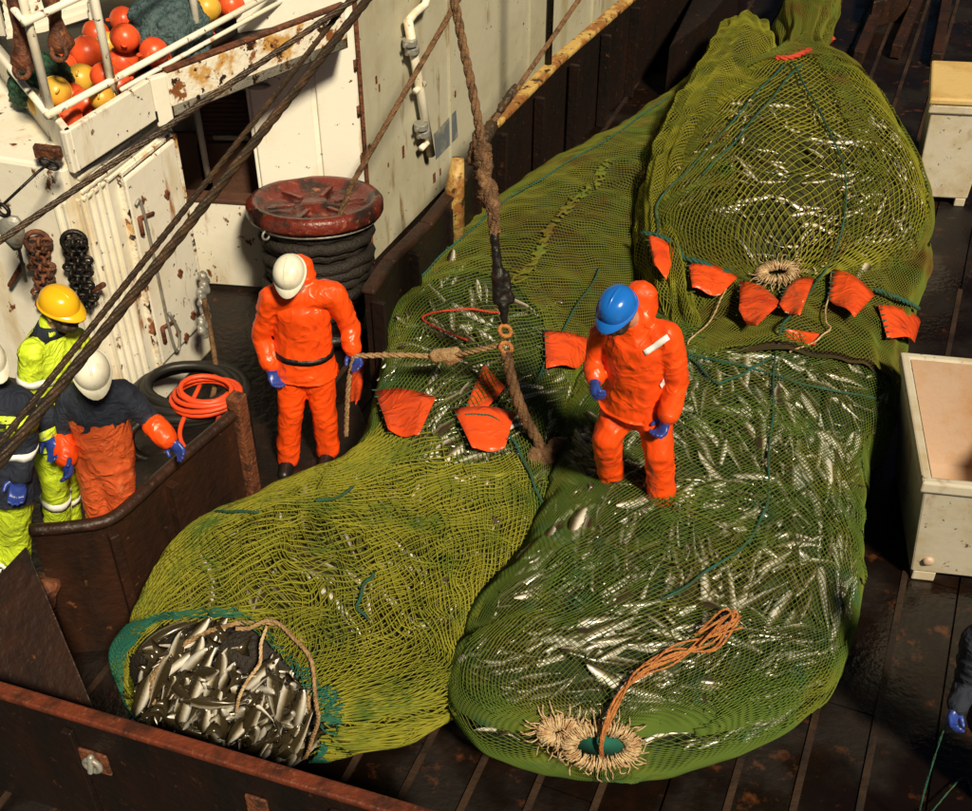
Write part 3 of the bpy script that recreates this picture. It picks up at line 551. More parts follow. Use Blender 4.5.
# ------------------------------------------------------------------ fish
def fish_mesh(name, nr=11, ns=8, bend=0., fins=True, L=.44, small=False):
    prof = [(0, .14, .16), (.03, .40, .42), (.10, .70, .74), (.21, .93, .98), (.34, 1., 1.), (.50, .93, .86), (.64, .70, .60), (.77, .43, .36), (.87, .24, .2), (.94, .19, .12), (1., .26, .05)]
    if nr < 11: prof = [prof[i] for i in (0, 2, 4, 6, 8, 10)]
    b = MB(); uv = []; hh, ww = .078 * L / .44, .052 * L / .44
    X = lambda t: (t - .5) * L
    def P(t, y, z): return (X(t), y + bend * L * (4 * (t - .5) ** 2 - .4), z)
    for t, h_, w_ in prof:
        for k in range(ns):
            a = 2 * math.pi * k / ns; b.v.append(P(t, math.sin(a) * w_ * ww * .5, math.cos(a) * h_ * hh * .5)); uv.append((t, .5 + .5 * math.cos(a)))
    m = len(prof)
    for i in range(m - 1): b.f += [(i * ns + k, i * ns + (k + 1) % ns, (i + 1) * ns + (k + 1) % ns, (i + 1) * ns + k) for k in range(ns)]
    b.f += [tuple(range(ns))[::-1], tuple(range((m - 1) * ns, m * ns))]
    def fin(pts, val):
        k = len(b.v)
        for (t, z) in pts: b.v.append(P(t, .0015, z * L)); uv.append((t, val))
        for (t, z) in pts: b.v.append(P(t, -.0015, z * L)); uv.append((t, val))
        n = len(pts); b.f.append(tuple(range(k, k + n))); b.f.append(tuple(range(k + 2 * n - 1, k + n - 1, -1)))
        b.f += [(k + i, k + (i + 1) % n, k + n + (i + 1) % n, k + n + i) for i in range(n)]
    fin([(.96, .018), (1.05, .05), (1.03, 0), (1.05, -.05), (.96, -.018)], .5) if small else fin([(.96, .018), (1.04, .075), (1.13, .105), (1.09, .0), (1.13, -.105), (1.04, -.075), (.96, -.018)], .72)
    if fins:
        fin([(.30, .078), (.36, .125), (.48, .085), (.47, .075)], .75); fin([(.54, .070), (.58, .108), (.70, .070), (.69, .052)], .75); fin([(.52, -.072), (.56, -.105), (.68, -.062), (.67, -.054)], .4)
    me = b.mesh(name); ul = me.uv_layers.new(name='UVMap')
    for lp in me.loops: ul.data[lp.index].uv = uv[lp.vertex_index]
    me.materials.append(M['fish']); me.polygons.foreach_set('use_smooth', [True] * len(me.polygons)); return me
FM = [fish_mesh('fish', bend=bd) for bd in (0., .10, -.12, .2)]
FN = [fish_mesh('fish', bend=bd, fins=False, small=True) for bd in (0., .10, -.12, .2)]
FL = [fish_mesh('fish_low', 6, 6, bd, False, small=True) for bd in (0., .12, -.14)]
eb = MB(); eb.sphere((-.19, .016, .010), .0085, 8); eb.sphere((-.19, -.016, .010), .0085, 8); EYE = eb.mesh('eye'); EYE.materials.append(M['eye'])
def frame(p, t, n):                          # fish lying on its flank: length along t, flank along n
    t = V(t); n = V(n).normalized(); t = (t - n * t.dot(n)).normalized(); z = t.cross(n).normalized()
    m = Matrix((t, n, z)).transposed().to_4x4(); m.translation = V(p); return m
def surf(bag, u, ph, off):
    u, ph = np.array([u]), np.array([ph]); return V(bag.at(u, ph, off)[0]), V(bag.norm(u, ph)[0])
def one_fish(mw, label, group, scl=1., eye=False, bi=None):
    o = bpy.data.objects.new('fish', (FM if eye else FN)[random.randrange(4)]); sc.collection.objects.link(o); o.matrix_world = mw @ Matrix.Scale(scl, 4); tag(o, label, 'fish', group)
    if eye:
        e = bpy.data.objects.new('eye', EYE); sc.collection.objects.link(e); e.parent = o
    return o
lens = 0
# bare fish in the open mouth, heaped in layers
MF = 'silver fish with dark back lying bare in the open mouth of the left net'
mc = gp(226, 712, .5); um = CUT
seedpts = []
random.seed(21); tries = 0
while len(seedpts) < 105 and tries < 26000:
    tries += 1
    u = random.uniform(left.sec[-9], 1.0); ph = random.uniform(-1.2, math.pi + 1.2)
    p, n_ = surf(left, u, ph, .02 - .08 * random.random())
    if p.z < .10 or mouth_r(p) > .97 or any((p - q).length < .055 for q in seedpts): continue
    dirn = V((-.42, -.25, -.75)) + V((random.gauss(0, .20), random.gauss(0, .1), random.gauss(0, .15)))
    if random.random() < .10: dirn = V((-.9, -.2, .1)) + V((random.gauss(0, .25), 0, random.gauss(0, .25)))
    if random.random() < .35: dirn = -dirn
    dirn = (dirn - n_ * dirn.dot(n_)).normalized() + n_ * random.uniform(-.16, .10)
    nn = (n_ + V((random.gauss(0, .26), random.gauss(0, .2), random.gauss(0, .26)))).normalized()
    if random.random() < .5: nn = -nn
    if random.random() < .5 and (dirn.cross(nn)).z < 0: nn = -nn
    mw = frame(p, dirn, nn) @ Matrix.Scale(random.uniform(.95, 1.3), 4); bad = False
    for xx in (-.2, .25):
        q = mw @ V((xx, 0, 0)); h_ = left.bvh.find_nearest(q); nh = h_[1] if h_[1].dot(n_) > 0 else -h_[1]
        lim = .12 if mouth_r(q) < .98 else .025
        if (q - h_[0]).dot(nh) > lim: bad = True
    if bad: continue
    seedpts.append(p); one_fish(mw, MF, 'bare fish in the mouth of the left net', 1., True)
# fish pressed against the netting
def press(bag, cnt, indiv, label, group, ur, pr, par, seed, bias=None, keep=None, depth=(.035, .07), scl=(.85, 1.35)):
    random.seed(seed); got = []; vs = []; fs = []; uvs = []
    low = [np.array([v.co[:] for v in m.vertices]) for m in FL]; lf = [[tuple(p.vertices) for p in m.polygons] for m in FL]
    luv = []
    for m in FL:
        a = [None] * len(m.vertices)
        for lp in m.loops: a[lp.vertex_index] = tuple(m.uv_layers[0].data[lp.index].uv)
        luv.append(a)
    k = 0
    while len(got) < cnt and k < cnt * 9:
        k += 1; u = random.uniform(*ur); ph = random.uniform(*pr)
        if keep and not keep(u, ph): continue
        p, n_ = surf(bag, u, ph, -random.uniform(*depth))
        if n_.dot((V((0, 0, H)) - p).normalized()) < .05: continue
        e1 = V((random.gauss(0, 1), random.gauss(0, 1), random.gauss(0, .3)))
        an_ = 3.6 * float(noise(np.array(p), .8, seed)) + 1.2 * float(noise(np.array(p), 2.1, seed + 1)); e1 = V((math.cos(an_), math.sin(an_), .1)) + e1 * .38
        if abs(e1.normalized().dot(n_)) > .97: continue
        nn = (n_ + V((random.gauss(0, .25), random.gauss(0, .25), random.gauss(0, .25)))).normalized()
        if random.random() < .5: nn = -nn
        mw = frame(p, e1, nn) @ Matrix.Scale(random.uniform(*scl), 4); bad = False
        for xx in (-.21, .25):
            q = mw @ V((xx, 0, 0)); h_ = bag.bvh.find_nearest(q)
            nh = h_[1] if h_[1].dot(n_) > 0 else -h_[1]
            if (q - h_[0]).dot(nh) > .048: bad = True
        if bad: continue
        got.append((p, mw))
    got.sort(key=lambda g: (V((0, 0, H)) - g[0]).length)
    random.shuffle(got)
    for p, mw in got[:indiv]: one_fish(mw, label, group)
    for p, mw in got[indiv:]:
        q = random.randrange(3); A = np.array(mw); pts = low[q] @ A[:3, :3].T + A[:3, 3]; b0 = len(vs); vs += pts.tolist(); fs += [tuple(i + b0 for i in f_) for f_ in lf[q]]; uvs += luv[q]
    if fs:
        me = bpy.data.meshes.new('packed_fish'); me.from_pydata(vs, [], fs); ul = me.uv_layers.new(name='UVMap'); li = np.empty(len(me.loops), dtype=np.int32); me.loops.foreach_get('vertex_index', li)
        ul.data.foreach_set('uv', np.array(uvs)[li].reshape(-1).astype(np.float32)); o = link('packed_fish', me, 'fish', None, True, kind='stuff'); o['label'] = 'mass of ' + label; o['category'] = 'fish'
press(right, 720, 100, 'silver fish pressed against the netting of the round right bag', 'fish inside the right net bag', (.06, .98), (.05, math.pi - .05), rb_, 5, scl=(.9, 1.35), depth=(.038, .068))
press(right, 240, 0, 'small silver fish filling the laced end of the round right bag', 'fish inside the right net bag', (right.sec[-12], .995), (-.3, math.pi + .3), rb_, 15, scl=(.45, .85), depth=(.03, .06))
press(left, 150, 25, 'silver fish showing through green netting beside the orange flaps of the left bag', 'fish inside the middle of the left net bag', (s5 - .02, s7 + .03), (.1, math.pi - .1), lb, 6)
press(left, 110, 12, 'silver fish showing through coarse yellow green netting beside the open mouth', 'fish inside the near end of the left net bag', (s7, CUT), (.1, math.pi - .1), lb, 7, keep=lambda u, ph: ph > 1.3 or random.random() < .35)
press(upper, 330, 40, 'silver fish showing through the netting of the tied upper bag', 'fish inside the upper net bag', (upper.sec[5], .99), (.1, math.pi - .1), ub, 8, keep=lambda u, ph: random.random() < (u - .15) * 1.5, scl=(.5, .95))
press(drape, 16, 6, 'silver fish caught under brown loose netting between the two right bags', 'fish under the loose netting', (.62, .98), (.4, math.pi - .3), ub, 9)

def mpress(): pass
# rim rope of the mouth and loose ends over the fish
def on_left(fr):
    out = []
    for k in range(60):
        a = 2 * math.pi * k / 60; q = MC + MX * (.50 * math.cos(a) * fr) + MY * ((.50 if math.sin(a) > 0 else .60) * math.sin(a) * fr); h_ = left.bvh.find_nearest(q); n_ = h_[1] if h_[1].dot(q - V((q.x, q.y + 1, 0))) > 0 else -h_[1]; out.append(h_[0] + (q - h_[0]).normalized() * .02 + V((0, -.045, .05)))
    return out
b = MB(); rimp = on_left(1.0); twisted(b, crv(rimp[-9:] + rimp[:33], 4), .014, 3, 60, 5); obj('mouth_rope', b, 'rope_tan', lb, True)

# ------------------------------------------------------------------ ropes lying on the nets
def srope(name, px, r, m, parent, off=.02, tw=True, n=4):
    fine = []
    for i in range(len(px) - 1):
        for k in range(5): jw = (px[0][0] * 7 + i * 5 + k); fine.append((lerp(px[i][0], px[i + 1][0], k / 5) + 1.6 * math.sin(jw * 1.1), lerp(px[i][1], px[i + 1][1], k / 5) + 1.4 * math.cos(jw * 1.7)))
    fine.append(px[-1]); P_ = [hit(x, y, off + r)[0] for x, y in fine]
    for _ in range(2): P_ = [P_[0]] + [(P_[i - 1] + P_[i] * 2 + P_[i + 1]) / 4 for i in range(1, len(P_) - 1)] + [P_[-1]]
    b = MB(); pts = crv(P_, n); twisted(b, pts, r, 3, .9 / r, 5) if tw else b.tube(pts, r, 6); return obj(name, b, m, parent, True)
srope('edge_rope', [(690, 364), (728, 374), (770, 384), (830, 400), (896, 409)], .0095, 'rope_teal', rb_)
srope('seam_rope', [(773, 362), (769, 430), (766, 505), (748, 545), (704, 580), (660, 612)], .0095, 'rope_teal', rb_)
srope('seam_rope', [(690, 366), (705, 380), (716, 396), (735, 388), (770, 368)], .0095, 'rope_teal', rb_)
srope('seam_rope', [(545, 478), (520, 560), (486, 610)], .0095, 'rope_teal', rb_, .0)
srope('seam_rope', [(790, 72), (812, 112), (838, 165), (842, 215), (822, 275), (790, 330), (771, 352)], .0095, 'rope_teal', ub, .035)
srope('seam_rope', [(785, 74), (752, 110), (712, 160), (668, 205), (658, 245)], .0095, 'rope_teal', ub, .035)
srope('seam_rope', [(800, 74), (760, 120), (740, 150), (705, 185)], .0095, 'rope_teal', ub, .03)
srope('lace_rope', [(655, 240), (690, 258), (722, 268), (736, 280)], .022, 'rope_teal', ub, .03)
srope('lace_rope', [(868, 300), (885, 306), (905, 312)], .018, 'rope_teal', ub, .03)
srope('white_line', [(727, 296), (716, 322), (702, 345), (688, 356)], .007, 'rope_pale', ub, .03)
srope('white_line', [(832, 282), (826, 306), (822, 330), (828, 340), (812, 352), (786, 364)], .007, 'rope_pale', ub, .03)
srope('edge_rope', [(412, 298), (448, 262), (500, 214), (560, 176), (620, 140), (670, 104)], .0095, 'rope_teal', lb, .01)
random.seed(12); b = MB()
for k in range(150):
    t_ = k / 149; x = lerp(606, 512, t_) + 5 * math.sin(t_ * 9) + random.uniform(-4, 4); y = lerp(170, 290, t_) + random.uniform(-3, 3); p_ = hit(x, y, .02)[0]; b.capsule(p_, .014, p_ + V((random.uniform(-.06, .06), random.uniform(-.05, .05), random.uniform(0, .02))), .007, 6)
link('seam_lashing', baked(b, .009, 1), 'net_brown', lb, True, kind='stuff')
srope('seam_rope', [(598, 278), (570, 318), (548, 352), (530, 392)], .0095, 'rope_teal', lb, .02)
srope('seam_rope', [(470, 424), (490, 424), (505, 442), (515, 462), (524, 490), (536, 522)], .0095, 'rope_teal', lb, .03)
srope('seam_rope', [(318, 516), (340, 512), (352, 500)], .0095, 'rope_teal', lb, .03)
srope('seam_rope', [(372, 586), (360, 596), (352, 616), (366, 628)], .0095, 'rope_teal', lb, .03)
srope('seam_rope', [(185, 530), (210, 524), (240, 526), (262, 526)], .0095, 'rope_teal', lb, .03)
srope('seam_rope', [(268, 640), (262, 662), (244, 680), (240, 706), (232, 740)], .010, 'rope_pale', lb, .05)
srope('seam_rope', [(240, 640), (272, 632), (306, 652), (318, 684), (318, 712), (302, 745), (292, 764)], .012, 'rope_tan', lb, .05)
srope('red_rope', [(466, 352), (420, 325), (470, 318), (500, 322)], .009, 'rope_red', lb, .02)
# red rope round the neck of the upper bag
p0 = [hit(x, y, .02)[0] for x, y in ((776, 66), (790, 66), (806, 58), (822, 46), (834, 38))]
b = MB(); twisted(b, crv(p0, 6), .028, 3, 30, 6); obj('neck_rope', b, 'rope_red', ub, True)
# pale laced ring closing the right bag, and the orange rope bundle
def laced(bag_parent, cx, cy, rx, ry, cnt, m, tuft, tr, at=None):
    cnt = int(cnt * 1.9); tr *= .6
    o_, n_ = at or hit(cx, cy, .045); n_ = (n_ + V((0, -.5, .6))).normalized(); ex = V((1, 0, 0)); ex = (ex - n_ * ex.dot(n_)).normalized(); ey = n_.cross(ex)
    if ey.z < 0: ey = -ey
    b = MB(); n_ = n_.normalized()
    ring = [o_ + ex * rx * math.cos(a) + ey * ry * math.sin(a) + n_ * .015 for a in [2 * math.pi * k / 40 for k in range(40)]]
    b.tube(ring, .018, 6, True)
    for k in range(cnt):
        a = 2 * math.pi * k / cnt + random.uniform(-.04, .04); ca, sa = math.cos(a), math.sin(a); rad = (ex * ca + ey * sa).normalized(); c_ = o_ + ex * rx * ca + ey * ry * sa + n_ * .015; rr = random.uniform(.026, .040); tg = (-ex * sa + ey * ca).normalized()
        b.tube([c_ + (rad * math.cos(q) * 1.25 + n_ * math.sin(q) * .8) * rr + tg * random.uniform(-.006, .006) for q in [i * math.pi / 4 for i in range(8)]], tr, 4, True)
        if random.random() < .45:
            L = tuft * random.uniform(.4, 1.1); p_ = [c_ + rad * rr, c_ + rad * (rr + L * .5) + n_ * random.uniform(-.01, .03) + tg * random.uniform(-.02, .02), c_ + rad * (rr + L) + n_ * random.uniform(-.03, .01) + tg * random.uniform(-.03, .03)]
            b.tube(crv(p_, 3), tr * .8, 4)
    return obj('laced_ring', b, m, bag_parent, True), o_, ex, ey, n_
_, lo_, lx, ly, ln = laced(rb_, 608, 736, .17, .10, 52, 'rope_pale', .075, .0075, (K2 + V((0, -.05, .03)), V((0, -1, .3))))
laced(rb_, 561, 716, .085, .055, 40, 'rope_pale', .085, .0085)
b = MB(); b.lathe([(.165, .006), (.13, -.015), (.07, -.05), (.02, -.07)], lo_, 24, ln, 1.0, .60, lx); obj('hole_lining', b, 'net_teal', rb_, True)
p_ = [hit(x, y, .06)[0] for x, y in ((545, 706), (556, 722), (570, 728), (584, 722), (578, 708), (566, 712), (572, 730), (594, 738))]; b = MB(); twisted(b, crv(p_, 6), .018, 3, 40, 5); obj('closing_rope', b, 'rope_pale', rb_, True)
orope = thing('rope_bundle', 'frayed orange rope bundle trailing from the pale laced ring', 'rope', lo_)
for k in range(7):
    j = lambda a: random.uniform(-a, a)
    px = [(606 + j(2), 744), (606 + j(2), 716 + j(2)), (612 + j(3), 694 + j(3)), (640 + j(4), 674 + j(4)), (672 + j(6), 662 + j(6)), (704 + j(8), 650 + j(7)), (728 + j(6), 636 + j(8))]
    if k > 3: px += [(722 + j(6), 628 + j(3)), (694 + j(6), 646 + j(5))]
    pts = crv([hit(x, y, .05 + .03 * math.sin(i) + random.uniform(0, .03) + (.05 if i == 1 else 0))[0] for i, (x, y) in enumerate(px)], 6); b = MB(); twisted(b, pts, .0075, 3, 110, 4); obj('strand', b, 'rope_orange', orope, True)
_, ko, kx, ky, kn = laced(ub, 779, 284, .12, .07, 40, 'rope_pale', .09, .007)
b = MB(); p_ = hit(777, 351, .05)[0]; b.ring(p_, .035, .014, (0, -.7, .7), 16, 8); obj('clip', b, 'rope_orange', ub, True)
b = MB(); p_ = hit(773, 357, .05)[0]; b.capsule(p_, .02, p_ + V((.03, -.02, -.06)), .016); obj('shackle', b, 'black', ub, True)
# pale lacing dots along the seams
random.seed(4); b = MB()
for k in range(34):
    t = random.random(); i = random.choice(((790, 72, 842, 215), (842, 215, 790, 330), (752, 110, 668, 205), (845, 190, 880, 250))); x, y = lerp(i[0], i[2], t) + random.uniform(-4, 4), lerp(i[1], i[3], t); p_ = hit(x, y, .05)[0]; b.capsule(p_, .007, p_ + V((random.uniform(-.02, .02), random.uniform(-.02, .02), .005)), .006, 6)
obj('lacing_knots', b, 'rope_pale', ub, True, kind='stuff')
# ------------------------------------------------------------------ orange plastic flaps
FL_ = [((652, 245), (684, 251), (677, 285), (660, 276), ub), ((694, 262), (736, 276), (722, 309), (691, 303), ub), ((743, 293), (784, 315), (757, 345), (736, 330), ub), ((784, 302), (812, 289), (797, 335), (784, 321), ub),
       ((831, 279), (870, 305), (848, 334), (828, 312), ub), ((874, 315), (908, 319), (900, 347), (875, 345), ub), ((541, 342), (586, 350), (567, 376), (537, 380), lb), ((483, 372), (503, 394), (487, 414), (465, 420), lb),
       ((457, 419), (508, 419), (500, 461), (470, 464), lb), ((387, 398), (437, 408), (422, 454), (395, 446), lb), ((351, 372), (367, 358), (360, 405), (350, 420), lb), ((784, 338), (816, 341), (812, 353), (780, 351), ub)]
for i, (a, c, d, e, par) in enumerate(FL_):
    b = MB(); N_ = 7; cen = hit(sum(q[0] for q in (a, c, d, e)) / 4, sum(q[1] for q in (a, c, d, e)) / 4, .03)
    under = i in (7, 11)
    cr_ = [hit(*q, .0 if under else .04)[0] for q in (a, c, d, e)]
    for u in range(N_):
        for v in range(N_):
            s_, t_ = u / (N_ - 1), v / (N_ - 1); p_ = cr_[0].lerp(cr_[1], s_).lerp(cr_[3].lerp(cr_[2], s_), t_)
            wv = math.sin(math.pi * s_) * (.05 - .05 * t_) + .03 * math.sin(s_ * 5 + i) * t_ + .035 * t_ * (0 if under else 1)
            if under: wv = .01
            b.v.append(tuple(p_ + cen[1] * wv))
    b.f = [(u * N_ + v, (u + 1) * N_ + v, (u + 1) * N_ + v + 1, u * N_ + v + 1) for u in range(N_ - 1) for v in range(N_ - 1)]
    o = obj('flap', b, 'flap', par, True); md = o.modifiers.new('thick', 'SOLIDIFY'); md.thickness = .006; o['label'] = 'orange plastic flap laced to the net'
    b = MB()
    for k in range(7):
        q = cr_[0].lerp(cr_[3], k / 6) + cen[1] * .012; b.capsule(q - V((.012, 0, 0)), .005, q + V((.018, 0, 0)), .005, 6)
    obj('lacing', b, 'rope_teal', o, True, kind='stuff')
    bpy.context.view_layer.update()

# ------------------------------------------------------------------ people
def band(me, cen, axis, hw, m, name, parent, rmax=.35, n=36, off=.007, rcap=9.):
    bv = BVHTree.FromPolygons([v.co[:] for v in me.vertices], [p.vertices[:] for p in me.polygons]); ax = V(axis).normalized(); x = ax.orthogonal().normalized(); y = ax.cross(x); rows = []
    for sg in (-1, 1):
        c = V(cen) + ax * hw * sg; last = .1; row = []
        for k in range(n):
            d = x * math.cos(2 * math.pi * k / n) + y * math.sin(2 * math.pi * k / n); h_ = bv.ray_cast(c + d * rmax, -d, rmax)
            if h_[0] is not None and rmax - h_[3] < rcap: last = rmax - h_[3]
            row.append((c, d, last))
        rows.append(row)
    b = MB()
    for row in rows: b.v += [tuple(c + d * (r + off)) for c, d, r in row]
    for row in rows: b.v += [tuple(c + d * (r - .01)) for c, d, r in row]
    for k in range(n):
        j = (k + 1) % n; b.f += [(k, j, n + j, n + k), (2 * n + k, 2 * n + j, j, k), (n + k, n + j, 3 * n + j, 3 * n + k)]
    return obj(name, b, m, parent, True)
def hand(w, d, pn, side, curl=.5, ad=None):           # glove: palm and five fingers; d along the hand, pn palm normal
    d = V(d).normalized(); pn = V(pn); pn = (pn - d * pn.dot(d)).normalized(); sx = d.cross(pn) * side; b = MB(); w = V(w)
    b.capsule(w - V(ad or d) * .09, .050, w + d * .01, .041, 12); b.capsule(w + d * .01, .036, w + d * .075, .043, 12, 1.0, sx, .62)
    for k, (o_, L) in enumerate(((-.036, .066), (-.012, .076), (.012, .072), (.034, .056))):
        p = w + d * .085 + sx * o_; c1 = curl * .9; q = p + (d * math.cos(c1) + pn * math.sin(c1)) * L * .52; c2 = c1 + curl * 1.1; r_ = q + (d * math.cos(c2) + pn * math.sin(c2)) * L * .5
        b.capsule(p - d * .02, .0145, q, .0135, 8); b.capsule(q, .0135, r_, .011, 8)
    t0 = w + d * .015 - sx * .035; t1 = t0 + (d * .55 - sx * .6 + pn * .35).normalized() * .045; t2 = t1 + (d * .85 - sx * .1 + pn * .5).normalized() * .035
    b.capsule(t0, .017, t1, .015, 8); b.capsule(t1, .015, t2, .012, 8); return b
def person(label, base, J, hf, hu, st):
    t = thing('person', label, 'person', base); hf = V(hf).normalized(); hu = V(hu); hu = (hu - hf * hu.dot(hf)).normalized(); hs = hf.cross(hu)
    sx = (J['sR'] - J['sL']).normalized(); k = st.get('k', 1.)
    hd = J['head']
    # continuous body under the clothes
    b = MB(); up = (J['chest'] - J['pel']).normalized()
    b.capsule(J['pel'], .115 * k, J['chest'], .13 * k, 14, 1.15, sx, .8); b.capsule(J['sL'], .06, J['sR'], .06); b.capsule(J['chest'], .09, J['neck'], .058); b.capsule(J['neck'], .055, hd - hu * .03, .055)
    for a in 'LR':
        b.capsule(J['s' + a], .055, J['e' + a], .043); b.capsule(J['e' + a], .043, J['w' + a], .030); b.capsule(J['h' + a], .085, J['k' + a], .058); b.capsule(J['k' + a], .058, J['a' + a], .040); b.capsule(J['a' + a], .034, J['a' + a] + V(st['toe']) * .10 - V((0, 0, .06)), .02)
        b.capsule(J['w' + a], .03, J['w' + a] + (J['w' + a] - J['e' + a]).normalized() * .03, .024)
    b.lathe([(.01, -.10), (.045, -.095), (.062, -.06), (.074, -.01), (.078, .03), (.072, .07), (.05, .10), (.01, .112)], hd, 18, hu, 1.0, 1.22, hs)
    b.capsule(hd + hf * .062 - hu * .062, .032, hd + hf * .055 - hu * .085, .028, 10); b.capsule(hd + hf * .085 + hu * .012, .010, hd + hf * .108 - hu * .022, .0155, 10)
    b.capsule(hd + hf * .080 + hu * .028 - hs * .03, .013, hd + hf * .080 + hu * .028 + hs * .03, .013, 8); b.capsule(hd + hf * .084 - hu * .052 - hs * .016, .010, hd + hf * .084 - hu * .052 + hs * .016, .010, 8)
    for sg in (-1, 1): b.capsule(hd + hs * .078 * sg - hu * .02, .014, hd + hs * .084 * sg + hu * .018 - hf * .01, .018, 8)
    body = link('body', baked(b, .0085, 3), 'skin', t, True)
    for sg in (-1, 1):
        e = MB(); e.sphere(hd + hf * .082 + hs * .031 * sg + hu * .010, .011, 8); obj('eye', e, 'eye', body, True)
    if st.get('beard'):
        b = MB(); b.capsule(hd + hf * .065 - hu * .070 - hs * .035, .030, hd + hf * .065 - hu * .070 + hs * .035, .030); b.capsule(hd + hf * .075 - hu * .08, .036, hd + hf * .07 - hu * .1, .026); b.capsule(hd + hf * .088 - hu * .038 - hs * .02, .010, hd + hf * .088 - hu * .038 + hs * .02, .010)
        for sg in (-1, 1): b.capsule(hd + hs * .068 * sg + hf * .02 - hu * .01, .018, hd + hs * .05 * sg + hf * .05 - hu * .07, .024)
        link('beard', baked(b, .007, 2, .003, 60), 'hair', body, True)
    b = MB(); b.lathe([(.02, -.07), (.066, -.055), (.083, -.01), (.086, .03)], hd - hf * .012, 16, hu, 1., 1.2, hs); link('hair', baked(b, .009, 2), 'hair', body, True)
    # trousers
    tr = st['trousers']; b = MB(); r = 1.0
    b.capsule(J['pel'] + up * .02, .155 * k, J['pel'] - up * .03, .155 * k, 16, 1.1, sx, .88)
    if st.get('bib'): b.capsule(J['pel'], .16 * k, J['chest'] - up * .02, .150 * k, 16, 1.15, sx, .9)
    for a in 'LR':
        b.capsule(J['h' + a] + V((0, 0, .02)), .112 * k, J['k' + a], .086, 14); b.capsule(J['k' + a], .086, J['a' + a].lerp(J['k' + a], -.06), st.get('hem', .080), 14)
    tm = baked(b, .013, 3, .0075, 9, 3); tro = link('trousers', tm, tr, t, True)
    # jacket
    b = MB()
    if not st.get('bib'): b.capsule(J['pel'] - up * .04, .172 * k, J['chest'], .165 * k, 18, 1.14, sx, .86); b.capsule(J['pel'] + up * .12, .165 * k, J['pel'] - up * .02, .185 * k, 18, 1.20, sx, .95)
    else: b.capsule(J['chest'] - up * .12, .140 * k, J['chest'], .155 * k, 18, 1.16, sx, .86)
    b.capsule(J['sL'].lerp(J['sR'], .1), .088, J['sR'].lerp(J['sL'], .1), .088); b.capsule(J['chest'], .12, J['neck'] - up * .02, .085)
    if st.get('hood'):
        b.capsule(J['neck'] - hf * .07 + V((0, 0, .03)), .085, J['neck'] - hf * .075 + V((0, 0, .10)), .072, 14, 1.2, sx); b.capsule(J['neck'] - sx * .06, .05, J['neck'] + sx * .06, .05)
    else: b.capsule(J['neck'] - up * .03, .075, J['neck'] + up * .03, .070)
    for a in 'LR':
        b.capsule(J['s' + a], .080 * k, J['e' + a], .066, 14); b.capsule(J['e' + a], .066, J['w' + a].lerp(J['e' + a], .12), .060, 14)
    jm = baked(b, .012, 3, .0075, 9, 8)
    if not st.get('bib'):                    # straight hem
        hp_ = J['pel'] - up * st.get('hemdrop', .03)
        for v in jm.vertices:
            d_ = v.co - hp_; h_ = d_.dot(up); lat = (d_ - up * h_).length
            if h_ < 0 and lat < .245 * k: v.co = v.co - up * h_ * .97 + (d_ - up * h_) * .06
        jm.update()
    ja = link('jacket', jm, st['jacket'], t, True)
    for a, sd_ in (('L', 1), ('R', -1)):
        d = (J['w' + a] - J['e' + a]).normalized(); hm = hand(J['w' + a], st.get('hd' + a, d), st.get('pn' + a, (0, -.6, -.2)), sd_, st.get('curl', .55), d); link('glove', baked(hm, .0062, 2), 'glove', t, True)
        b = MB(); an = J['a' + a]; toe = V(st['toe']).normalized(); b.capsule(an + V((0, 0, .20)), .066, an, .060); b.capsule(an - V((0, 0, .035)) - toe * .03, .055, an + toe * .15 - V((0, 0, .055)), .046, 12); link('boot', baked(b, .011, 2), 'boot', t, True)
    if st.get('cuff'):
        for a in 'LR':
            b = MB(); b.capsule(J['e' + a].lerp(J['w' + a], .42), .074, J['w' + a].lerp(J['e' + a], .06), .068, 14); link('cuff', baked(b, .011, 2, .004, 14), st['cuff'], ja, True)
    # helmet
    hc = hd + hu * .048 - hf * .004; b = MB(); pr = [(.100 * math.cos(a) ** .75 if a < 1.5 else .004, .098 * math.sin(a)) for a in [i * math.pi / 2 / 10 for i in range(11)]]
    b.lathe([(.092, -.02), (.100, -.012)] + pr, hc, 28, hu, 1.0, 1.17, hs); he = obj('helmet', b, st['helmet'], t, True)
    b = MB(); n = 28; ring = []
    for q in range(n):
        a = 2 * math.pi * q / n; fr = math.sin(a); ex = .128 + (.045 * max(-fr, 0) ** 1.5)
        ring.append((a, ex))
    ysg = 1 if (hu.cross(hs)).dot(hf) > 0 else -1
    for zz, add in ((-.018, 0), (-.008, 0)):
        for q in range(n):
            a = 2 * math.pi * q / n; c_, s_ = math.cos(a), math.sin(a); ff = max(s_, 0) ** 1.5
            b.v.append(tuple(hc + hs * c_ * .109 + hf * s_ * (.125 + .042 * ff) + hu * (zz - .018 * ff)))
    for zz in (-.018, -.008):
        for q in range(n):
            a = 2 * math.pi * q / n; b.v.append(tuple(hc + hs * math.cos(a) * .09 + hf * math.sin(a) * .106 + hu * (zz + .004)))
    for q in range(n):
        j = (q + 1) % n; b.f += [(q, j, n + j, n + q), (2 * n + q, 2 * n + j, j, q), (n + q, n + j, 3 * n + j, 3 * n + q)]
    obj('brim', b, st['helmet'], he, True)
    b = MB(); arc = [hc + hu * (.098 * math.sin(a)) + hf * (.110 * math.cos(a)) for a in [.5 + i * (math.pi - 1.0) / 10 for i in range(11)]]; b.tube(arc, .009, 8); obj('ridge', b, st['helmet'], he, True)
    return t, jm, ja, tm, tro
def joints(y0, **kw): return {k: gy(v[0], v[1], y0 + (v[2] if len(v) > 2 else 0)) for k, v in kw.items()}
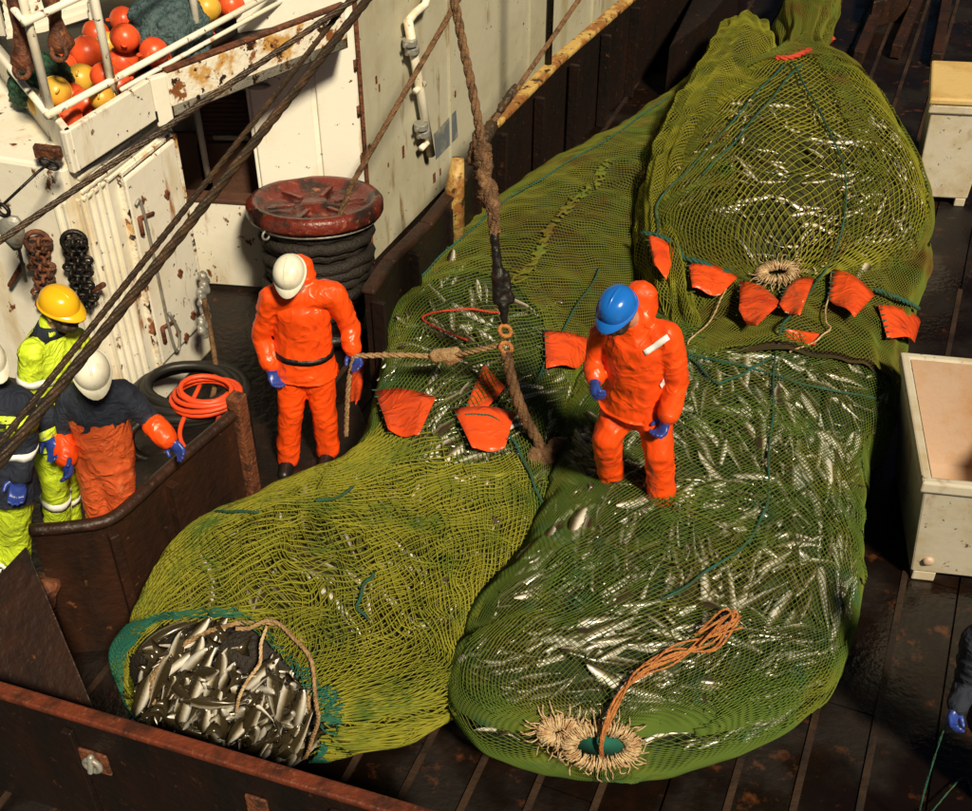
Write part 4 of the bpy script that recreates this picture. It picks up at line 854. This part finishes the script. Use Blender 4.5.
# the crewman by the winch
y0 = gp(305, 458, .15).y
J = joints(y0, head=(291, 275, -.10), neck=(299, 290, .0), chest=(302, 312, .02), pel=(305, 366, .03), sL=(271, 297), eL=(261, 336, .05), wL=(271, 368, -.06), sR=(334, 293), eR=(350, 326, .02), wR=(352, 350, -.08),
           hL=(293, 374), kL=(290, 416, -.04), aL=(288, 455), hR=(318, 373), kR=(324, 411, -.03), aR=(328, 447))
t, jm, ja, tm, tro = person('person in orange oilskins and white helmet looking down beside the winch drum', (*gp(305, 458, .1).xy, .1), J, (-.12, -.75, -.62), (0, 0, 1), dict(trousers='orange', jacket='orange', helmet='helm_white', hood=1, toe=(-.1, -1, 0), hdR=(.3, -.4, -.5), pnL=(.5, -.5, 0)))
band(jm, J['pel'].lerp(J['chest'], .32), J['chest'] - J['pel'], .019, 'black', 'belt', ja, rcap=.225)
b = MB(); p = gp(306, 466, .07); b.box((p.x - .05, p.y + .15, .055), (.5, .2, 0), (-.14, .36, 0), (0, 0, .05)); tag(obj('deck_step', b, 'steel', None, bevel=.01), 'dark low steel step under the boots of the crewman by the winch drum', 'step')
# the crewman on the catch
y0 = gp(645, 500, .82).y
J = joints(y0, head=(618, 311, -.16), neck=(634, 320, -.04), chest=(638, 344, -.02), pel=(637, 402, .04), sL=(604, 334, .10), eL=(596, 360, .10), wL=(595, 378, -.02), sR=(668, 335, -.10), eR=(679, 382, -.12), wR=(667, 418, -.2),
           hL=(621, 408, .08), kL=(607, 438, -.02), aL=(611, 476, .10), hR=(652, 406, -.03), kR=(659, 452, -.16), aR=(663, 505, -.10))
t, jm, ja, tm, tro = person('person in orange oilskins and blue helmet standing on the fish filled net', (*gp(645, 500, .75).xy, .75), J, (-.5, -.72, -.42), (0, 0, 1), dict(trousers='orange', jacket='orange', helmet='helm_blue', hood=1, beard=1, hemdrop=-.01, toe=(-.45, -.9, 0), curl=.9, pnR=(-.8, -.3, 0)))
def patch(jm, pts, m, name, parent, off=.006):           # tape laid on the cloth along the line of sight
    bv = BVHTree.FromPolygons([v.co[:] for v in jm.vertices], [p.vertices[:] for p in jm.polygons]); b = MB(); N_ = 8; (a, c, d, e) = pts; o_ = V((0, 0, H)); ok = True
    for u in range(N_):
        for v in range(4):
            s_, t_ = u / (N_ - 1), v / 3; x = lerp(lerp(a[0], c[0], s_), lerp(e[0], d[0], s_), t_); y = lerp(lerp(a[1], c[1], s_), lerp(e[1], d[1], s_), t_); h_ = bv.ray_cast(o_, ray(x, y).normalized())
            if h_[0] is None: return None
            b.v.append(tuple(h_[0] + h_[1] * off))
    b.f = [(u * 4 + v, (u + 1) * 4 + v, (u + 1) * 4 + v + 1, u * 4 + v + 1) for u in range(N_ - 1) for v in range(3)]
    o = obj(name, b, m, parent, True); md = o.modifiers.new('thick', 'SOLIDIFY'); md.thickness = .004; return o
patch(jm, ((643, 350), (667, 334), (670, 339), (646, 355)), 'reflect', 'reflective_tape', ja)
patch(jm, ((600, 326), (605, 326), (607, 335), (602, 335)), 'reflect', 'reflective_tape', ja)
patch(jm, ((659, 384), (663, 378), (665, 382), (661, 388)), 'reflect', 'reflective_tape', ja)
# yellow jacket
y0 = gp(55, 535, .4).y
J = joints(y0, head=(60, 310, -.04), neck=(52, 326), chest=(50, 352), pel=(55, 425), sL=(76, 342, .16), eL=(84, 385, .12), wL=(92, 415, -.02), sR=(32, 352, -.14), eR=(30, 398, -.16), wR=(48, 436, -.26),
           hL=(64, 434, .08), kL=(66, 480, .06), aL=(68, 522, .1), hR=(50, 436, -.06), kR=(55, 482, -.1), aR=(58, 530, -.08))
t, jm, ja, tm, tro = person('person in yellow helmet and yellow and navy high visibility jacket turned sideways', (*gp(55, 535, .4).xy, .4), J, (.86, -.42, -.22), (0, 0, 1), dict(trousers='hivis', jacket='hivis', helmet='helm_yellow', beard=1, toe=(.9, -.4, 0), k=1.05))
ax = J['chest'] - J['pel']
band(jm, J['pel'].lerp(J['chest'], .05), ax, .085, 'navy', 'navy_panel', ja, off=.004, rcap=.26); band(jm, J['pel'].lerp(J['chest'], .36), ax, .028, 'reflect', 'reflective_band', ja, off=.006); band(jm, J['neck'], V((0, 0, 1)), .035, 'navy', 'collar', ja, .16, off=.006)
band(jm, J['sR'].lerp(J['eR'], .55), J['eR'] - J['sR'], .025, 'reflect', 'reflective_band', ja, .14); band(jm, J['eR'].lerp(J['wR'], .45), J['wR'] - J['eR'], .09, 'navy', 'sleeve_panel', ja, .14)
for a in 'LR': band(tm, J['k' + a].lerp(J['a' + a], .35), J['a' + a] - J['k' + a], .03, 'reflect', 'reflective_band', tro, .16)
patch(jm, ((68, 372), (76, 366), (78, 372), (70, 378)), 'reflect', 'reflective_tape', ja)
# navy sweater, orange bib trousers
y0 = gp(100, 555, .4).y
J = joints(y0, head=(92, 372, -.16), neck=(94, 388, -.04), chest=(97, 408), pel=(104, 456, .02), sL=(72, 398, .02), eL=(60, 430, .0), wL=(66, 458, -.14), sR=(122, 394, .02), eR=(146, 416, .04), wR=(167, 439, -.06),
           hL=(93, 462), kL=(99, 506, -.03), aL=(100, 548), hR=(116, 462), kR=(121, 506, -.03), aR=(124, 546))
t, jm, ja, tm, tro = person('person in white helmet and navy sweater with worn orange bib trousers, arms spread', (*gp(100, 555, .4).xy, .4), J, (.25, -.70, -.66), (0, 0, 1), dict(trousers='orange_dull', jacket='navy', helmet='helm_white', bib=1, cuff='orange', toe=(.2, -1, 0), hdR=(.7, -.2, -.6)))
# figure cropped by the left edge
y0 = gp(5, 598, .4).y
J = joints(y0, head=(-14, 364), neck=(-8, 385), chest=(-4, 405), pel=(0, 480), sL=(-32, 398, .05), eL=(-44, 440), wL=(-36, 478, -.1), sR=(20, 402, -.04), eR=(26, 440, -.02), wR=(20, 478, -.12), hL=(-12, 490), kL=(-10, 540), aL=(-8, 588), hR=(12, 490), kR=(16, 538), aR=(16, 586))
t, jm, ja, tm, tro = person('person in yellow trousers and navy top mostly out of view behind the wall corner', (*gp(5, 598, .4).xy, .4), J, (.6, -.6, -.3), (0, 0, 1), dict(trousers='hivis', jacket='navy', helmet='helm_white', toe=(.5, -.8, 0)))
ax = J['chest'] - J['pel']
band(jm, J['chest'], ax, .05, 'hivis', 'hivis_panel', ja, .3, off=.005); band(jm, J['pel'].lerp(J['chest'], .55), ax, .02, 'reflect', 'reflective_band', ja, off=.006); band(jm, J['pel'].lerp(J['chest'], -.12), ax, .022, 'reflect', 'reflective_band', ja, off=.006)
for a in 'LR': band(tm, J['k' + a].lerp(J['a' + a], .45), J['a' + a] - J['k' + a], .025, 'reflect', 'reflective_band', tro, .16)
band(jm, J['sR'].lerp(J['eR'], .4), J['eR'] - J['sR'], .06, 'hivis', 'sleeve_panel', ja, .14)
# dark figure at the right edge with one blue glove in view
y0 = gp(1012, 806, 0).y
J = joints(y0, head=(1006, 600), neck=(1010, 625), chest=(1012, 645), pel=(1014, 715), sL=(978, 640), eL=(967, 680, .02), wL=(957, 706, -.08), sR=(1046, 640), eR=(1058, 685), wR=(1050, 720, -.1), hL=(1000, 722), kL=(1000, 770), aL=(1000, 812), hR=(1026, 722), kR=(1028, 770), aR=(1028, 812))
t, jm, ja, tm, tro = person('person in dark navy clothes at the edge of view, blue glove holding twine', (*gp(1012, 806, 0).xy, 0), J, (-.6, -.5, -.5), (0, 0, 1), dict(trousers='navy', jacket='navy', helmet='helm_white', toe=(-.4, -.9, 0), curl=.9))
p = J['wL'] + V((-.01, -.02, -.09)); b = MB(); twisted(b, crv([p + V((0, 0, .03)), p + V((-.04, -.03, -.10)), V((p.x - .02, p.y - .10, .18)), gp(962, 778, .03), gp(974, 796, .03)], 8), .006, 3, 120, 4); tag(obj('twine', b, 'rope_teal', None, True), 'thin green twine hanging from the blue glove at the edge of the deck', 'twine')

# ------------------------------------------------------------------ winch
wc = gp(315, 207, 1.02); wn = thing('winch', 'winch drum with wide worn red flange and dark rope wound below it', 'winch', (wc.x, wc.y, 0))
b = MB(); b.lathe([(.10, -.03), (.36, -.05), (.46, -.035), (.535, -.05), (.55, -.02), (.55, .05), (.52, .085), (.47, .08), (.44, .02), (.38, .0), (.30, .005), (.22, -.01), (.12, .02), (.10, .05), (.02, .055)], wc, 48); obj('flange', b, 'flange', wn, True)
for k in range(6):
    a = k * math.pi / 3 + .3; p = wc + V((math.cos(a) * .28, math.sin(a) * .28, .03)); b = MB(); b.box(p, (math.cos(a) * .12, math.sin(a) * .12, 0), (-math.sin(a) * .018, math.cos(a) * .018, 0), (0, 0, .014)); obj('spoke', b, 'flange', wn, bevel=.005)
b = MB(); b.ring(wc + V((0, 0, -.075)), .50, .012, (0, 0, 1), 40, 6); obj('guard_ring', b, 'galv', wn, True)
random.seed(3)
for k in range(9):
    b = MB(); zz = wc.z - .12 - k * .085; rr = .40 + .03 * math.sin(k * 2.3)
    b.tube([V((wc.x + (rr + random.uniform(-.012, .012)) * math.cos(a), wc.y + rr * math.sin(a), zz + random.uniform(-.012, .012))) for a in [2 * math.pi * i / 40 for i in range(40)]], .05, 8, True); obj('rope_turn', b, 'drum', wn, True)
b = MB(); b.lathe([(.36, 0), (.36, wc.z - .05)], (wc.x, wc.y, 0), 32); obj('drum', b, 'drum', wn, True)
b = MB(); b.lathe([(.5, 0), (.5, .06), (.4, .08)], (wc.x, wc.y, 0), 32); obj('base', b, 'steel', wn, True)
for a in (2.2, 4.0):
    b = MB(); p = wc + V((math.cos(a) * .52, math.sin(a) * .52, -.09)); b.ring(p, .035, .010, (math.sin(a), -math.cos(a), 0), 14, 6); obj('lug', b, 'galv', wn, True)

wn.rotation_euler = (R(-11), 0, 0); wn.location = wc - Matrix.Rotation(R(-11), 3, 'X') @ V((0, 0, wc.z))
# ------------------------------------------------------------------ wires and ropes
def wrope(name, label, pts, r, m, cat='rope', tw=True, n=26, turns=None, sag=0.):
    P_ = []
    for i in range(len(pts) - 1): P_ += line(pts[i], pts[i + 1], n)[:-1]
    P_.append(V(pts[-1])); N_ = len(P_)
    P_ = [p - V((0, 0, sag * math.sin(math.pi * i / (N_ - 1)))) for i, p in enumerate(P_)]
    b = MB(); twisted(b, P_, r, 4, turns or .35 / r, 5) if tw else b.tube(P_, r, 8); return tag(obj(name, b, m, None, True), label, cat)
wrope('steel_wire', 'thick dark steel wire crossing in front of the white helmeted crew in navy', [gy(388, -26, 6.6), gy(-40, 512, 3.2)], .022, 'wire', 'wire', n=160)
wrope('steel_wire', 'brown steel wire running close above the thick dark wire', [gy(372, -28, 6.75), gy(-42, 497, 3.3)], .014, 'wire', 'wire', n=160)
wrope('steel_wire', 'thin dark wire crossing below the float railing to the grey hanging block', [gy(380, -18, 6.4), gy(-40, 268, 4.8)], .016, 'wire', 'wire', n=120)
wrope('winch_rope', 'brown rope running up from the winch drum past the wall pipe', [V((wc.x + .06, wc.y - .36, wc.z - .30)), gy(352, 184, wc.y - .25), gy(475, -30, 9.2)], .022, 'rope_brown', n=50)
# hoist line with hooks
hp0 = hit(540, 455, .02)[0]; yh = hp0.y
ho = thing('hoist_rope', 'thick brown hoisting rope with iron hook and yellow shackles above the left net', 'hoist rope', hp0)
tp = [gy(446, -40, yh + 1.0), gy(462, 40, yh + .8), gy(478, 120, yh + .6), gy(485, 170, yh + .5), gy(494, 235, yh + .35)]
b = MB(); twisted(b, crv(tp, 40), .027, 3, 28, 6); obj('rope', b, 'rope_brown', ho, True)
b = MB()
for k in range(14):
    p = crv(tp[2:], 10)[min(k + 3, 20)] + V((random.uniform(-.03, .03), random.uniform(-.03, .03), 0)); b.capsule(p, random.uniform(.026, .045), p + V((random.uniform(-.03, .03), .02, -.16)), random.uniform(.015, .032), 8)
link('frayed_wrap', baked(b, .014, 2, .012, 30), 'rope_brown', ho, True)
q = [gy(494, 235, yh + .35), gy(499, 275, yh + .27), gy(503, 300, yh + .22), gy(505, 322, yh + .18)]
b = MB(); b.capsule(q[0], .028, q[1], .034); b.capsule(q[1], .045, q[2] + V((-.03, 0, 0)), .036); b.capsule(q[1] + V((.04, 0, 0)), .022, q[2] + V((.045, 0, 0)), .03); b.capsule(q[2], .034, q[3], .022); link('hook', baked(b, .012, 3, .006, 20), 'black', ho, True)
for (x, y, dy) in ((505, 331, .16), (506, 348, .13)):
    c = gy(x, y, yh + dy); b = MB(); b.ring(c, .042, .014, (.2, -1, .3), 16, 8, .75); obj('shackle', b, 'rope_orange', ho, True)
b = MB(); twisted(b, crv([gy(506, 352, yh + .12), gy(512, 380, yh + .08), gy(524, 415, yh + .03), hp0 - V((0, 0, .05))], 30), .036, 3, 24, 6); obj('strop', b, 'rope_brown', ho, True)
b = MB()
for k in range(9): p = hp0 + V((random.uniform(-.10, .10), random.uniform(-.08, .08), random.uniform(-.06, .03))); b.capsule(p, .045, p + V((random.uniform(-.08, .08), random.uniform(-.08, .08), -.03)), .03, 8)
link('gathered_knot', baked(b, .014, 2, .01, 30), 'rope_brown', ho, True)
# tag line from the crewman's hand to the hook
ha = gy(354, 356, gp(305, 458, .15).y - .12); kn_ = gy(446, 356, yh + .35); tl = thing('tag_line', 'tan rope with a large knot held by the white helmeted crewman', 'rope', ha)
b = MB(); twisted(b, crv([ha, gy(400, 355, lerp(ha.y, kn_.y, .5)), kn_, gy(478, 350, yh + .22), gy(505, 344, yh + .14)], 24), .018, 3, 40, 5); obj('rope', b, 'rope_tan', tl, True)
b = MB(); b.capsule(kn_ - V((.07, 0, 0)), .04, kn_ + V((.05, 0, .01)), .05); b.capsule(kn_ + V((.02, 0, -.04)), .03, kn_ + V((.1, 0, .0)), .028); link('knot', baked(b, .011, 2, .008, 28), 'rope_tan', tl, True)
b = MB(); twisted(b, crv([ha, gy(349, 380, ha.y - .02), gy(347, 410, ha.y - .04), gy(346, 436, ha.y - .04)], 16), .017, 3, 40, 5); obj('loose_end', b, 'rope_tan', tl, True)
# ropes and a pole by the bulwark
wrope('bulwark_rope', 'brown rope with a splice slanting down to the bulwark top by the yellow rail', [gy(590, -16, 11.2), gy(522, 82, 10.2), gy(486, 132, 9.7)], .022, 'rope_brown', n=40)
b = MB(); p = gy(515, 88, 10.15); q_ = gy(500, 110, 9.9); b.capsule(p, .035, q_, .035); b.capsule(gy(492, 124, 9.8), .05, gy(484, 138, 9.65), .06); link_o = link('rope_splice', baked(b, .014, 2, .01, 24), 'wire', None, True); tag(link_o, 'thick dark splice on the rope by the yellow bulwark rail', 'rope splice')
p = gp(548, 68, 1.08); b = MB(); b.tube([V((p.x, p.y, .9)), V((p.x, p.y, 4.2))], .035, 10); tag(obj('stanchion', b, 'black', None, True), 'dark upright post rising from the yellow topped bulwark', 'post')

# ------------------------------------------------------------------ block and chains on the left wall
def xw(px, py, off=.05):
    n_ = V((-.28, -.96, 0)); d = ray(px, py); o_ = V((0, 0, H)); t = ((a0 - o_).dot(n_) + off) / d.dot(n_); return o_ + d * t
bk = thing('pulley_block', 'grey hanging pulley block on a wire by the left wall', 'pulley', xw(12, 235, .5))
c = xw(12, 230, .5); b = MB(); b.lathe([(.03, -.14), (.075, -.05), (.085, .02), (.06, .08), (.02, .10)], c, 16, (0, 0, 1), 1.0, .5, (1, 0, .2)); obj('cheek', b, 'galv', bk, True)
b = MB(); b.ring(c + V((-.02, 0, .14)), .04, .014, (.3, 1, 0), 14, 6); obj('shackle', b, 'black', bk, True)
b = MB(); b.tube([c + V((-.02, 0, .17)), xw(38, 172, .3), xw(56, 158, .12)], .010, 6); b.ring(xw(49, 164, .2), .06, .010, (0, 1, .2), 16, 6, .5, (.6, 0, .8)); obj('hanger_wire', b, 'black', bk, True)
b = MB(); b.tube([c + V((.01, 0, -.13)), xw(26, 281, .3)], .012, 6); obj('tail_wire', b, 'black', bk, True)
c = xw(48, 152, .05); b = MB(); b.box(c, (.09, -.02, 0), (0, .03, .0), (0, 0, .04)); tag(obj('wall_bracket', b, 'rust', None, bevel=.01), 'rusted bracket holding the block wire under the floats', 'bracket')
def chain(cx, cy, rows, m, label, spread):
    t = thing('chain', label, 'chain', xw(cx, cy + 40, .05))
    for k in range(rows):
        b = MB(); x = cx + (k - (rows - 1) / 2) * spread
        for i in range(11):
            b.ring(xw(x + 2 * math.sin(i * 1.3 + k) + i * .9, cy - 26 + i * 6.2, .07 + .02 * (k % 2)), .036, .013, (1, 0, 0) if (i + k) % 2 else (.2, -1, .2), 12, 6, .7, (0, .1, 1))
        obj('chain_strand', b, m, t, True)
    b = MB(); b.ring(xw(cx - 1, cy - 26, .08), .075, .018, (.2, -1, .1), 18, 6); obj('top_ring', b, m, t, True)
    return t
chain(38, 268, 3, 'rust', 'rust brown chain bundle hung on the white wall', 6); chain(75, 268, 4, 'black', 'black iron chain bundle hung on the white wall', 5)
for (x0, y0_, x1, y1) in ((50, 245, 42, 256), (22, 265, 10, 285), (103, 285, 94, 290)):
    b = MB(); b.capsule(xw(x0, y0_, .05), .022, xw(x1, y1, .06), .018, 8); tag(obj('wall_cleat', b, 'rust', None, True), 'small rusty cleat on the white wall near the hanging chains', 'cleat', 'cleats on the white wall')
# ------------------------------------------------------------------ rusty hanging links, floats, net heaps on the upper deck
for (x0, y0_, x1, y1, yy, lab) in ((14, -10, 25, 66, 7.3, 'orange rusted hanging turnbuckle end beside the railing corner post'), (48, -12, 62, 48, 7.4, 'dark red rusted hanging turnbuckle with round eye by the slats')):
    p, q = gy(x0, y0_, yy), gy(x1, y1, yy); d = (q - p); t = thing('turnbuckle', lab, 'turnbuckle', q)
    b = MB(); ax = d.normalized(); b.lathe([(.035, 0), (.055, .06), (.05, .14), (.04, d.length * .5), (.055, d.length * .72), (.08, d.length * .86), (.085, d.length * .95), (.05, d.length * 1.05)], p, 16, ax); obj('barrel', b, 'rust', t, True)
    b = MB(); b.ring(q + V((0, -.07, 0)), .045, .018, (0, -1, .5), 16, 8); obj('eye', b, 'rust', t, True)
fl = [(145, 28, 0, .11), (123, 20, 0, .10), (125, 38, 0, .10), (141, 50, 0, .11), (123, 62, 0, .115), (108, 45, 1, .095), (87, 53, 0, .12), (81, 79, 1, .105), (72, 96, 0, .09), (69, 118, 0, .09), (86, 104, 0, .10), (56, 92, 1, .10), (42, 103, 1, .095), (64, 68, 0, .10),
      (119, 86, 0, .095), (102, 98, 1, .085), (154, 52, 0, .10), (163, 62, 0, .09), (202, 25, 0, .10), (206, 8, 1, .105), (231, 5, 0, .10), (219, 12, 0, .09), (104, 76, 0, .09), (96, 34, 0, .10), (188, 38, 0, .09), (175, 52, 0, .085)]
placed = []; fm = {}
for (x, y, ye, r) in sorted(fl, key=lambda q: -q[1]):
    z = ZF + r + .01
    while any((gp(x, y, z) - c).length < (r + rr) * .97 for c, rr in placed) and z < ZF + 1.1: z += .02
    c = gp(x, y, z); placed.append((c, r))
    if ye not in fm:
        b = MB(); b.sphere((0, 0, 0), 1., 22); fm[ye] = b.mesh('float'); fixn(fm[ye]); fm[ye].polygons.foreach_set('use_smooth', [True] * len(fm[ye].polygons)); fm[ye].materials.append(M['float_yellow' if ye else 'float_orange'])
        b = MB(); b.ring((0, 0, 0), 1.005, .035, (0, 0, 1), 30, 6); fm[ye, 1] = b.mesh('seam_ring'); fm[ye, 1].materials.append(M['float_yellow' if ye else 'float_orange'])
        b = MB(); b.ring((0, 0, 1.06), .16, .07, (1, 0, 0), 12, 6); b.ring((0, 0, -1.06), .16, .07, (1, 0, 0), 12, 6); fm[ye, 2] = b.mesh('lug'); fm[ye, 2].materials.append(M['float_yellow' if ye else 'float_orange'])
    o = bpy.data.objects.new('net_float', fm[ye]); sc.collection.objects.link(o); o.location = c; o.scale = (r, r, r); o.rotation_euler = (random.uniform(0, 3), random.uniform(0, 3), 0)
    tag(o, 'yellow plastic net float in the heap behind the railing' if ye else 'orange plastic net float in the heap behind the railing', 'float', 'yellow floats behind the railing' if ye else 'orange floats behind the railing')
    for q, nm in ((1, 'seam_ring'), (2, 'lug')):
        e = bpy.data.objects.new(nm, fm[ye, q]); sc.collection.objects.link(e); e.parent = o
def heap(c, rx, ry, rz, m, name, label):
    me = bpy.data.meshes.new(name); bmx = bmesh.new(); bmesh.ops.create_icosphere(bmx, subdivisions=5, radius=1.)
    P_ = np.array([v.co[:] for v in bmx.verts]); k = 1 + .22 * noise(P_, 2.3, 5) + .10 * noise(P_, 7, 6) + .05 * noise(P_, 20, 7)
    for v, q, kk in zip(bmx.verts, P_, k): v.co = (c.x + q[0] * rx * kk, c.y + q[1] * ry * kk, c.z + q[2] * rz * kk)
    bmx.to_mesh(me); bmx.free(); return tag(link(name, me, m, None, True), label, 'net')
heap(gp(170, 30, ZF + .22), .30, .32, .26, 'net_blue', 'net_heap', 'grey blue heap of folded net behind the railing'); heap(gp(42, 84, ZF + .16), .22, .22, .2, 'net_darkgreen', 'net_heap', 'dark green heap of net beside the yellow floats')
# ------------------------------------------------------------------ hoses on the side deck
def coil(name, label, px, py, z, r, n, tr, m, seed):
    random.seed(seed); c = gp(px, py, z); pts = []
    for i in range(n * 24):
        a = i / 24 * 2 * math.pi; rr = r * (1 + .18 * math.sin(i * .043) + random.uniform(-.01, .01)); pts.append(c + V((rr * math.cos(a) * 1.05 + .03 * math.sin(i * .02), rr * math.sin(a) * .8, tr + .022 * (i // 24) + .02 * math.sin(i * .31))))
    b = MB(); b.tube(pts, tr, 8); return tag(obj(name, b, m, None, True), label, 'hose')
coil('hose_coil', 'coil of thick black hose on the deck beside the white door', 188, 398, .42, .34, 5, .035, 'hose_black', 1)
coil('hose_coil', 'tangled bright orange hose lying on the black hose coil', 204, 400, .56, .20, 5, .018, 'hose_orange', 2)
b = MB(); b.tube(crv([gp(222, 396, .6), gp(218, 420, .5), gp(206, 446, .45), gp(190, 452, .45), gp(180, 430, .5), gp(200, 385, .6)], 8), .017, 8); tag(obj('hose', b, 'hose_orange', None, True), 'loose loop of orange hose hanging toward the side wall', 'hose')
b = MB(); b.tube(crv([gp(204, 300, .9), gp(210, 330, .6), gp(216, 375, .5), gp(207, 420, .45)], 8), .02, 8); tag(obj('hose', b, 'rope_brown', None, True), 'brown hanging rope end at the corner of the white door', 'rope')
b = MB(); 
for k in range(7): p = gp(202 + 2 * math.sin(k * 2), 275 + k * 9, .9 - .04 * k); b.capsule(p, .035, p + V((.02, 0, -.06)), .03, 8)
tag(link('shackle_bundle', baked(b, .012, 2, .008, 25), 'galv', None, True), 'grimy grey chain and shackle bundle hanging at the edge of the white door', 'shackles')
b = MB(); p = gp(150, 440, .45); b.ring(p, .14, .035, (.3, -.5, .8), 20, 8); tag(obj('bollard_ring', b, 'steel_warm', None, True), 'dark rusted ring on the side deck behind the navy crewman', 'ring')

# ------------------------------------------------------------------ white plastic tubs
def tub(name, label, nl, fl_, width, hgt, lid):
    u = (fl_ - nl); u.z = 0; L = u.length; u.normalize(); x = V((u.y, -u.x, 0)) if not lid else V((.995, -.10, 0)); c0_ = V((nl.x, nl.y, 0)); t = thing(name, label, 'tub', c0_)
    def pt(a, c, z, ins): return c0_ + x * (ins + a * (width - 2 * ins)) + u * (ins + c * (L - 2 * ins)) + V((0, 0, z))
    sq = ((0, 0), (1, 0), (1, 1), (0, 1)); th = .045
    lv_ = [(.09, .05 if lid else .12), (hgt - .09, .012), (hgt - .085, -.016), (hgt, -.016)]
    b = MB(); vs = []
    for z, ins in lv_: vs += [pt(a, c, z, ins) for a, c in sq]
    inn = [(hgt, th), (.16, th + (.05 if lid else .115))]
    for z, ins in inn: vs += [pt(a, c, z, ins) for a, c in sq]
    fs = []
    for r_ in range(len(lv_) + len(inn) - 1): fs += [(r_ * 4 + k, r_ * 4 + (k + 1) % 4, r_ * 4 + 4 + (k + 1) % 4, r_ * 4 + 4 + k) for k in range(4)]
    fs += [(3, 2, 1, 0), (len(vs) - 4, len(vs) - 3, len(vs) - 2, len(vs) - 1)]; b.add(vs, fs); obj('shell', b, 'bin', t, bevel=.024)
    b = MB(); ins = th + .005; b.add([pt(a, c, hgt - .01, ins) for a, c in sq] + [pt(a, c, .17, th + (.055 if lid else .12)) for a, c in sq], [(k, (k + 1) % 4, 4 + (k + 1) % 4, 4 + k) for k in range(4)] + [(4, 5, 6, 7)]); obj('inside', b, 'bin_in', t)
    for a in (0.02, .78):
        b = MB(); q = [pt(a, 0, 0, .05 if lid else .125), pt(a + .2, 0, 0, .05 if lid else .125), pt(a + .2, 1, 0, .05 if lid else .125), pt(a, 1, 0, .05 if lid else .125)]; b.hexa([p_ + V((0, 0, .004)) for p_ in q], [p_ + V((0, 0, .092)) for p_ in q]); obj('foot', b, 'bin', t, bevel=.012)
    p_ = pt(.12, 0, .22, .11 if not lid else .045) - u * .01; b = MB(); b.lathe([(.035, -.02), (.035, .014), (.02, .022)], p_, 14, -u); obj('drain_plug', b, 'bin_in', t, True)
    if lid:
        b = MB(); q = [pt(a, c, 0, -.03) for a, c in sq]; b.hexa([p_ + V((0, 0, hgt + .004)) for p_ in q], [p_ + V((0, 0, hgt + .07)) for p_ in q]); o = obj('lid', b, 'lid', t, bevel=.02)
    return t
tub('fish_tub', 'open white plastic fish tub with stained interior beside the green bags', gp(925, 481, 1.0), gp(903, 353, 1.0), 1.0, 1.0, False)
q0 = gp(906, 207); q1 = gp(917, 55, hz(q0, 97)) ; tub('fish_tub', 'closed white tub with yellowed lid standing near the upper net bag', q0, q0 + V((.22, .75, 0)), .60, hz(q0, 97) - .07, True)
# dark gear at the far end of the deck
def gear(label, pts, z0, z1, m='steel_warm'):
    b = MB(); b.prism([gp(*p, 0) for p in pts], z0, z1); return tag(obj('hatch_box', b, m, None, bevel=.02), label, 'steel box')
p = gp(682, 100, 0)
gear('dark steel box standing behind the brown net tube by the bulwark', ((664, 100), (700, 72), (735, 28), (705, 10)), 0, .62, 'steel')
gear('rusted steel plate rack at the far deck behind the net neck', ((868, 30), (905, 20), (930, -60), (880, -60)), 0, .35)
for k, (x0, y0_, x1, y1) in enumerate(((858, 58, 890, -20), (896, 52, 926, -20), (936, 60, 950, -20))):
    a_, c_ = gp(x0, y0_, .1), gp(x1, y1, .1); b = MB(); d = (c_ - a_); n_ = V((d.y, -d.x, 0)).normalized(); b.box((a_ + c_) / 2, d / 2, n_ * .06, (0, 0, .08)); tag(obj('steel_beam', b, 'steel_warm', None, bevel=.01), 'rusted steel beam lying on the far deck above the lidded tub', 'beam', 'beams on the far deck')
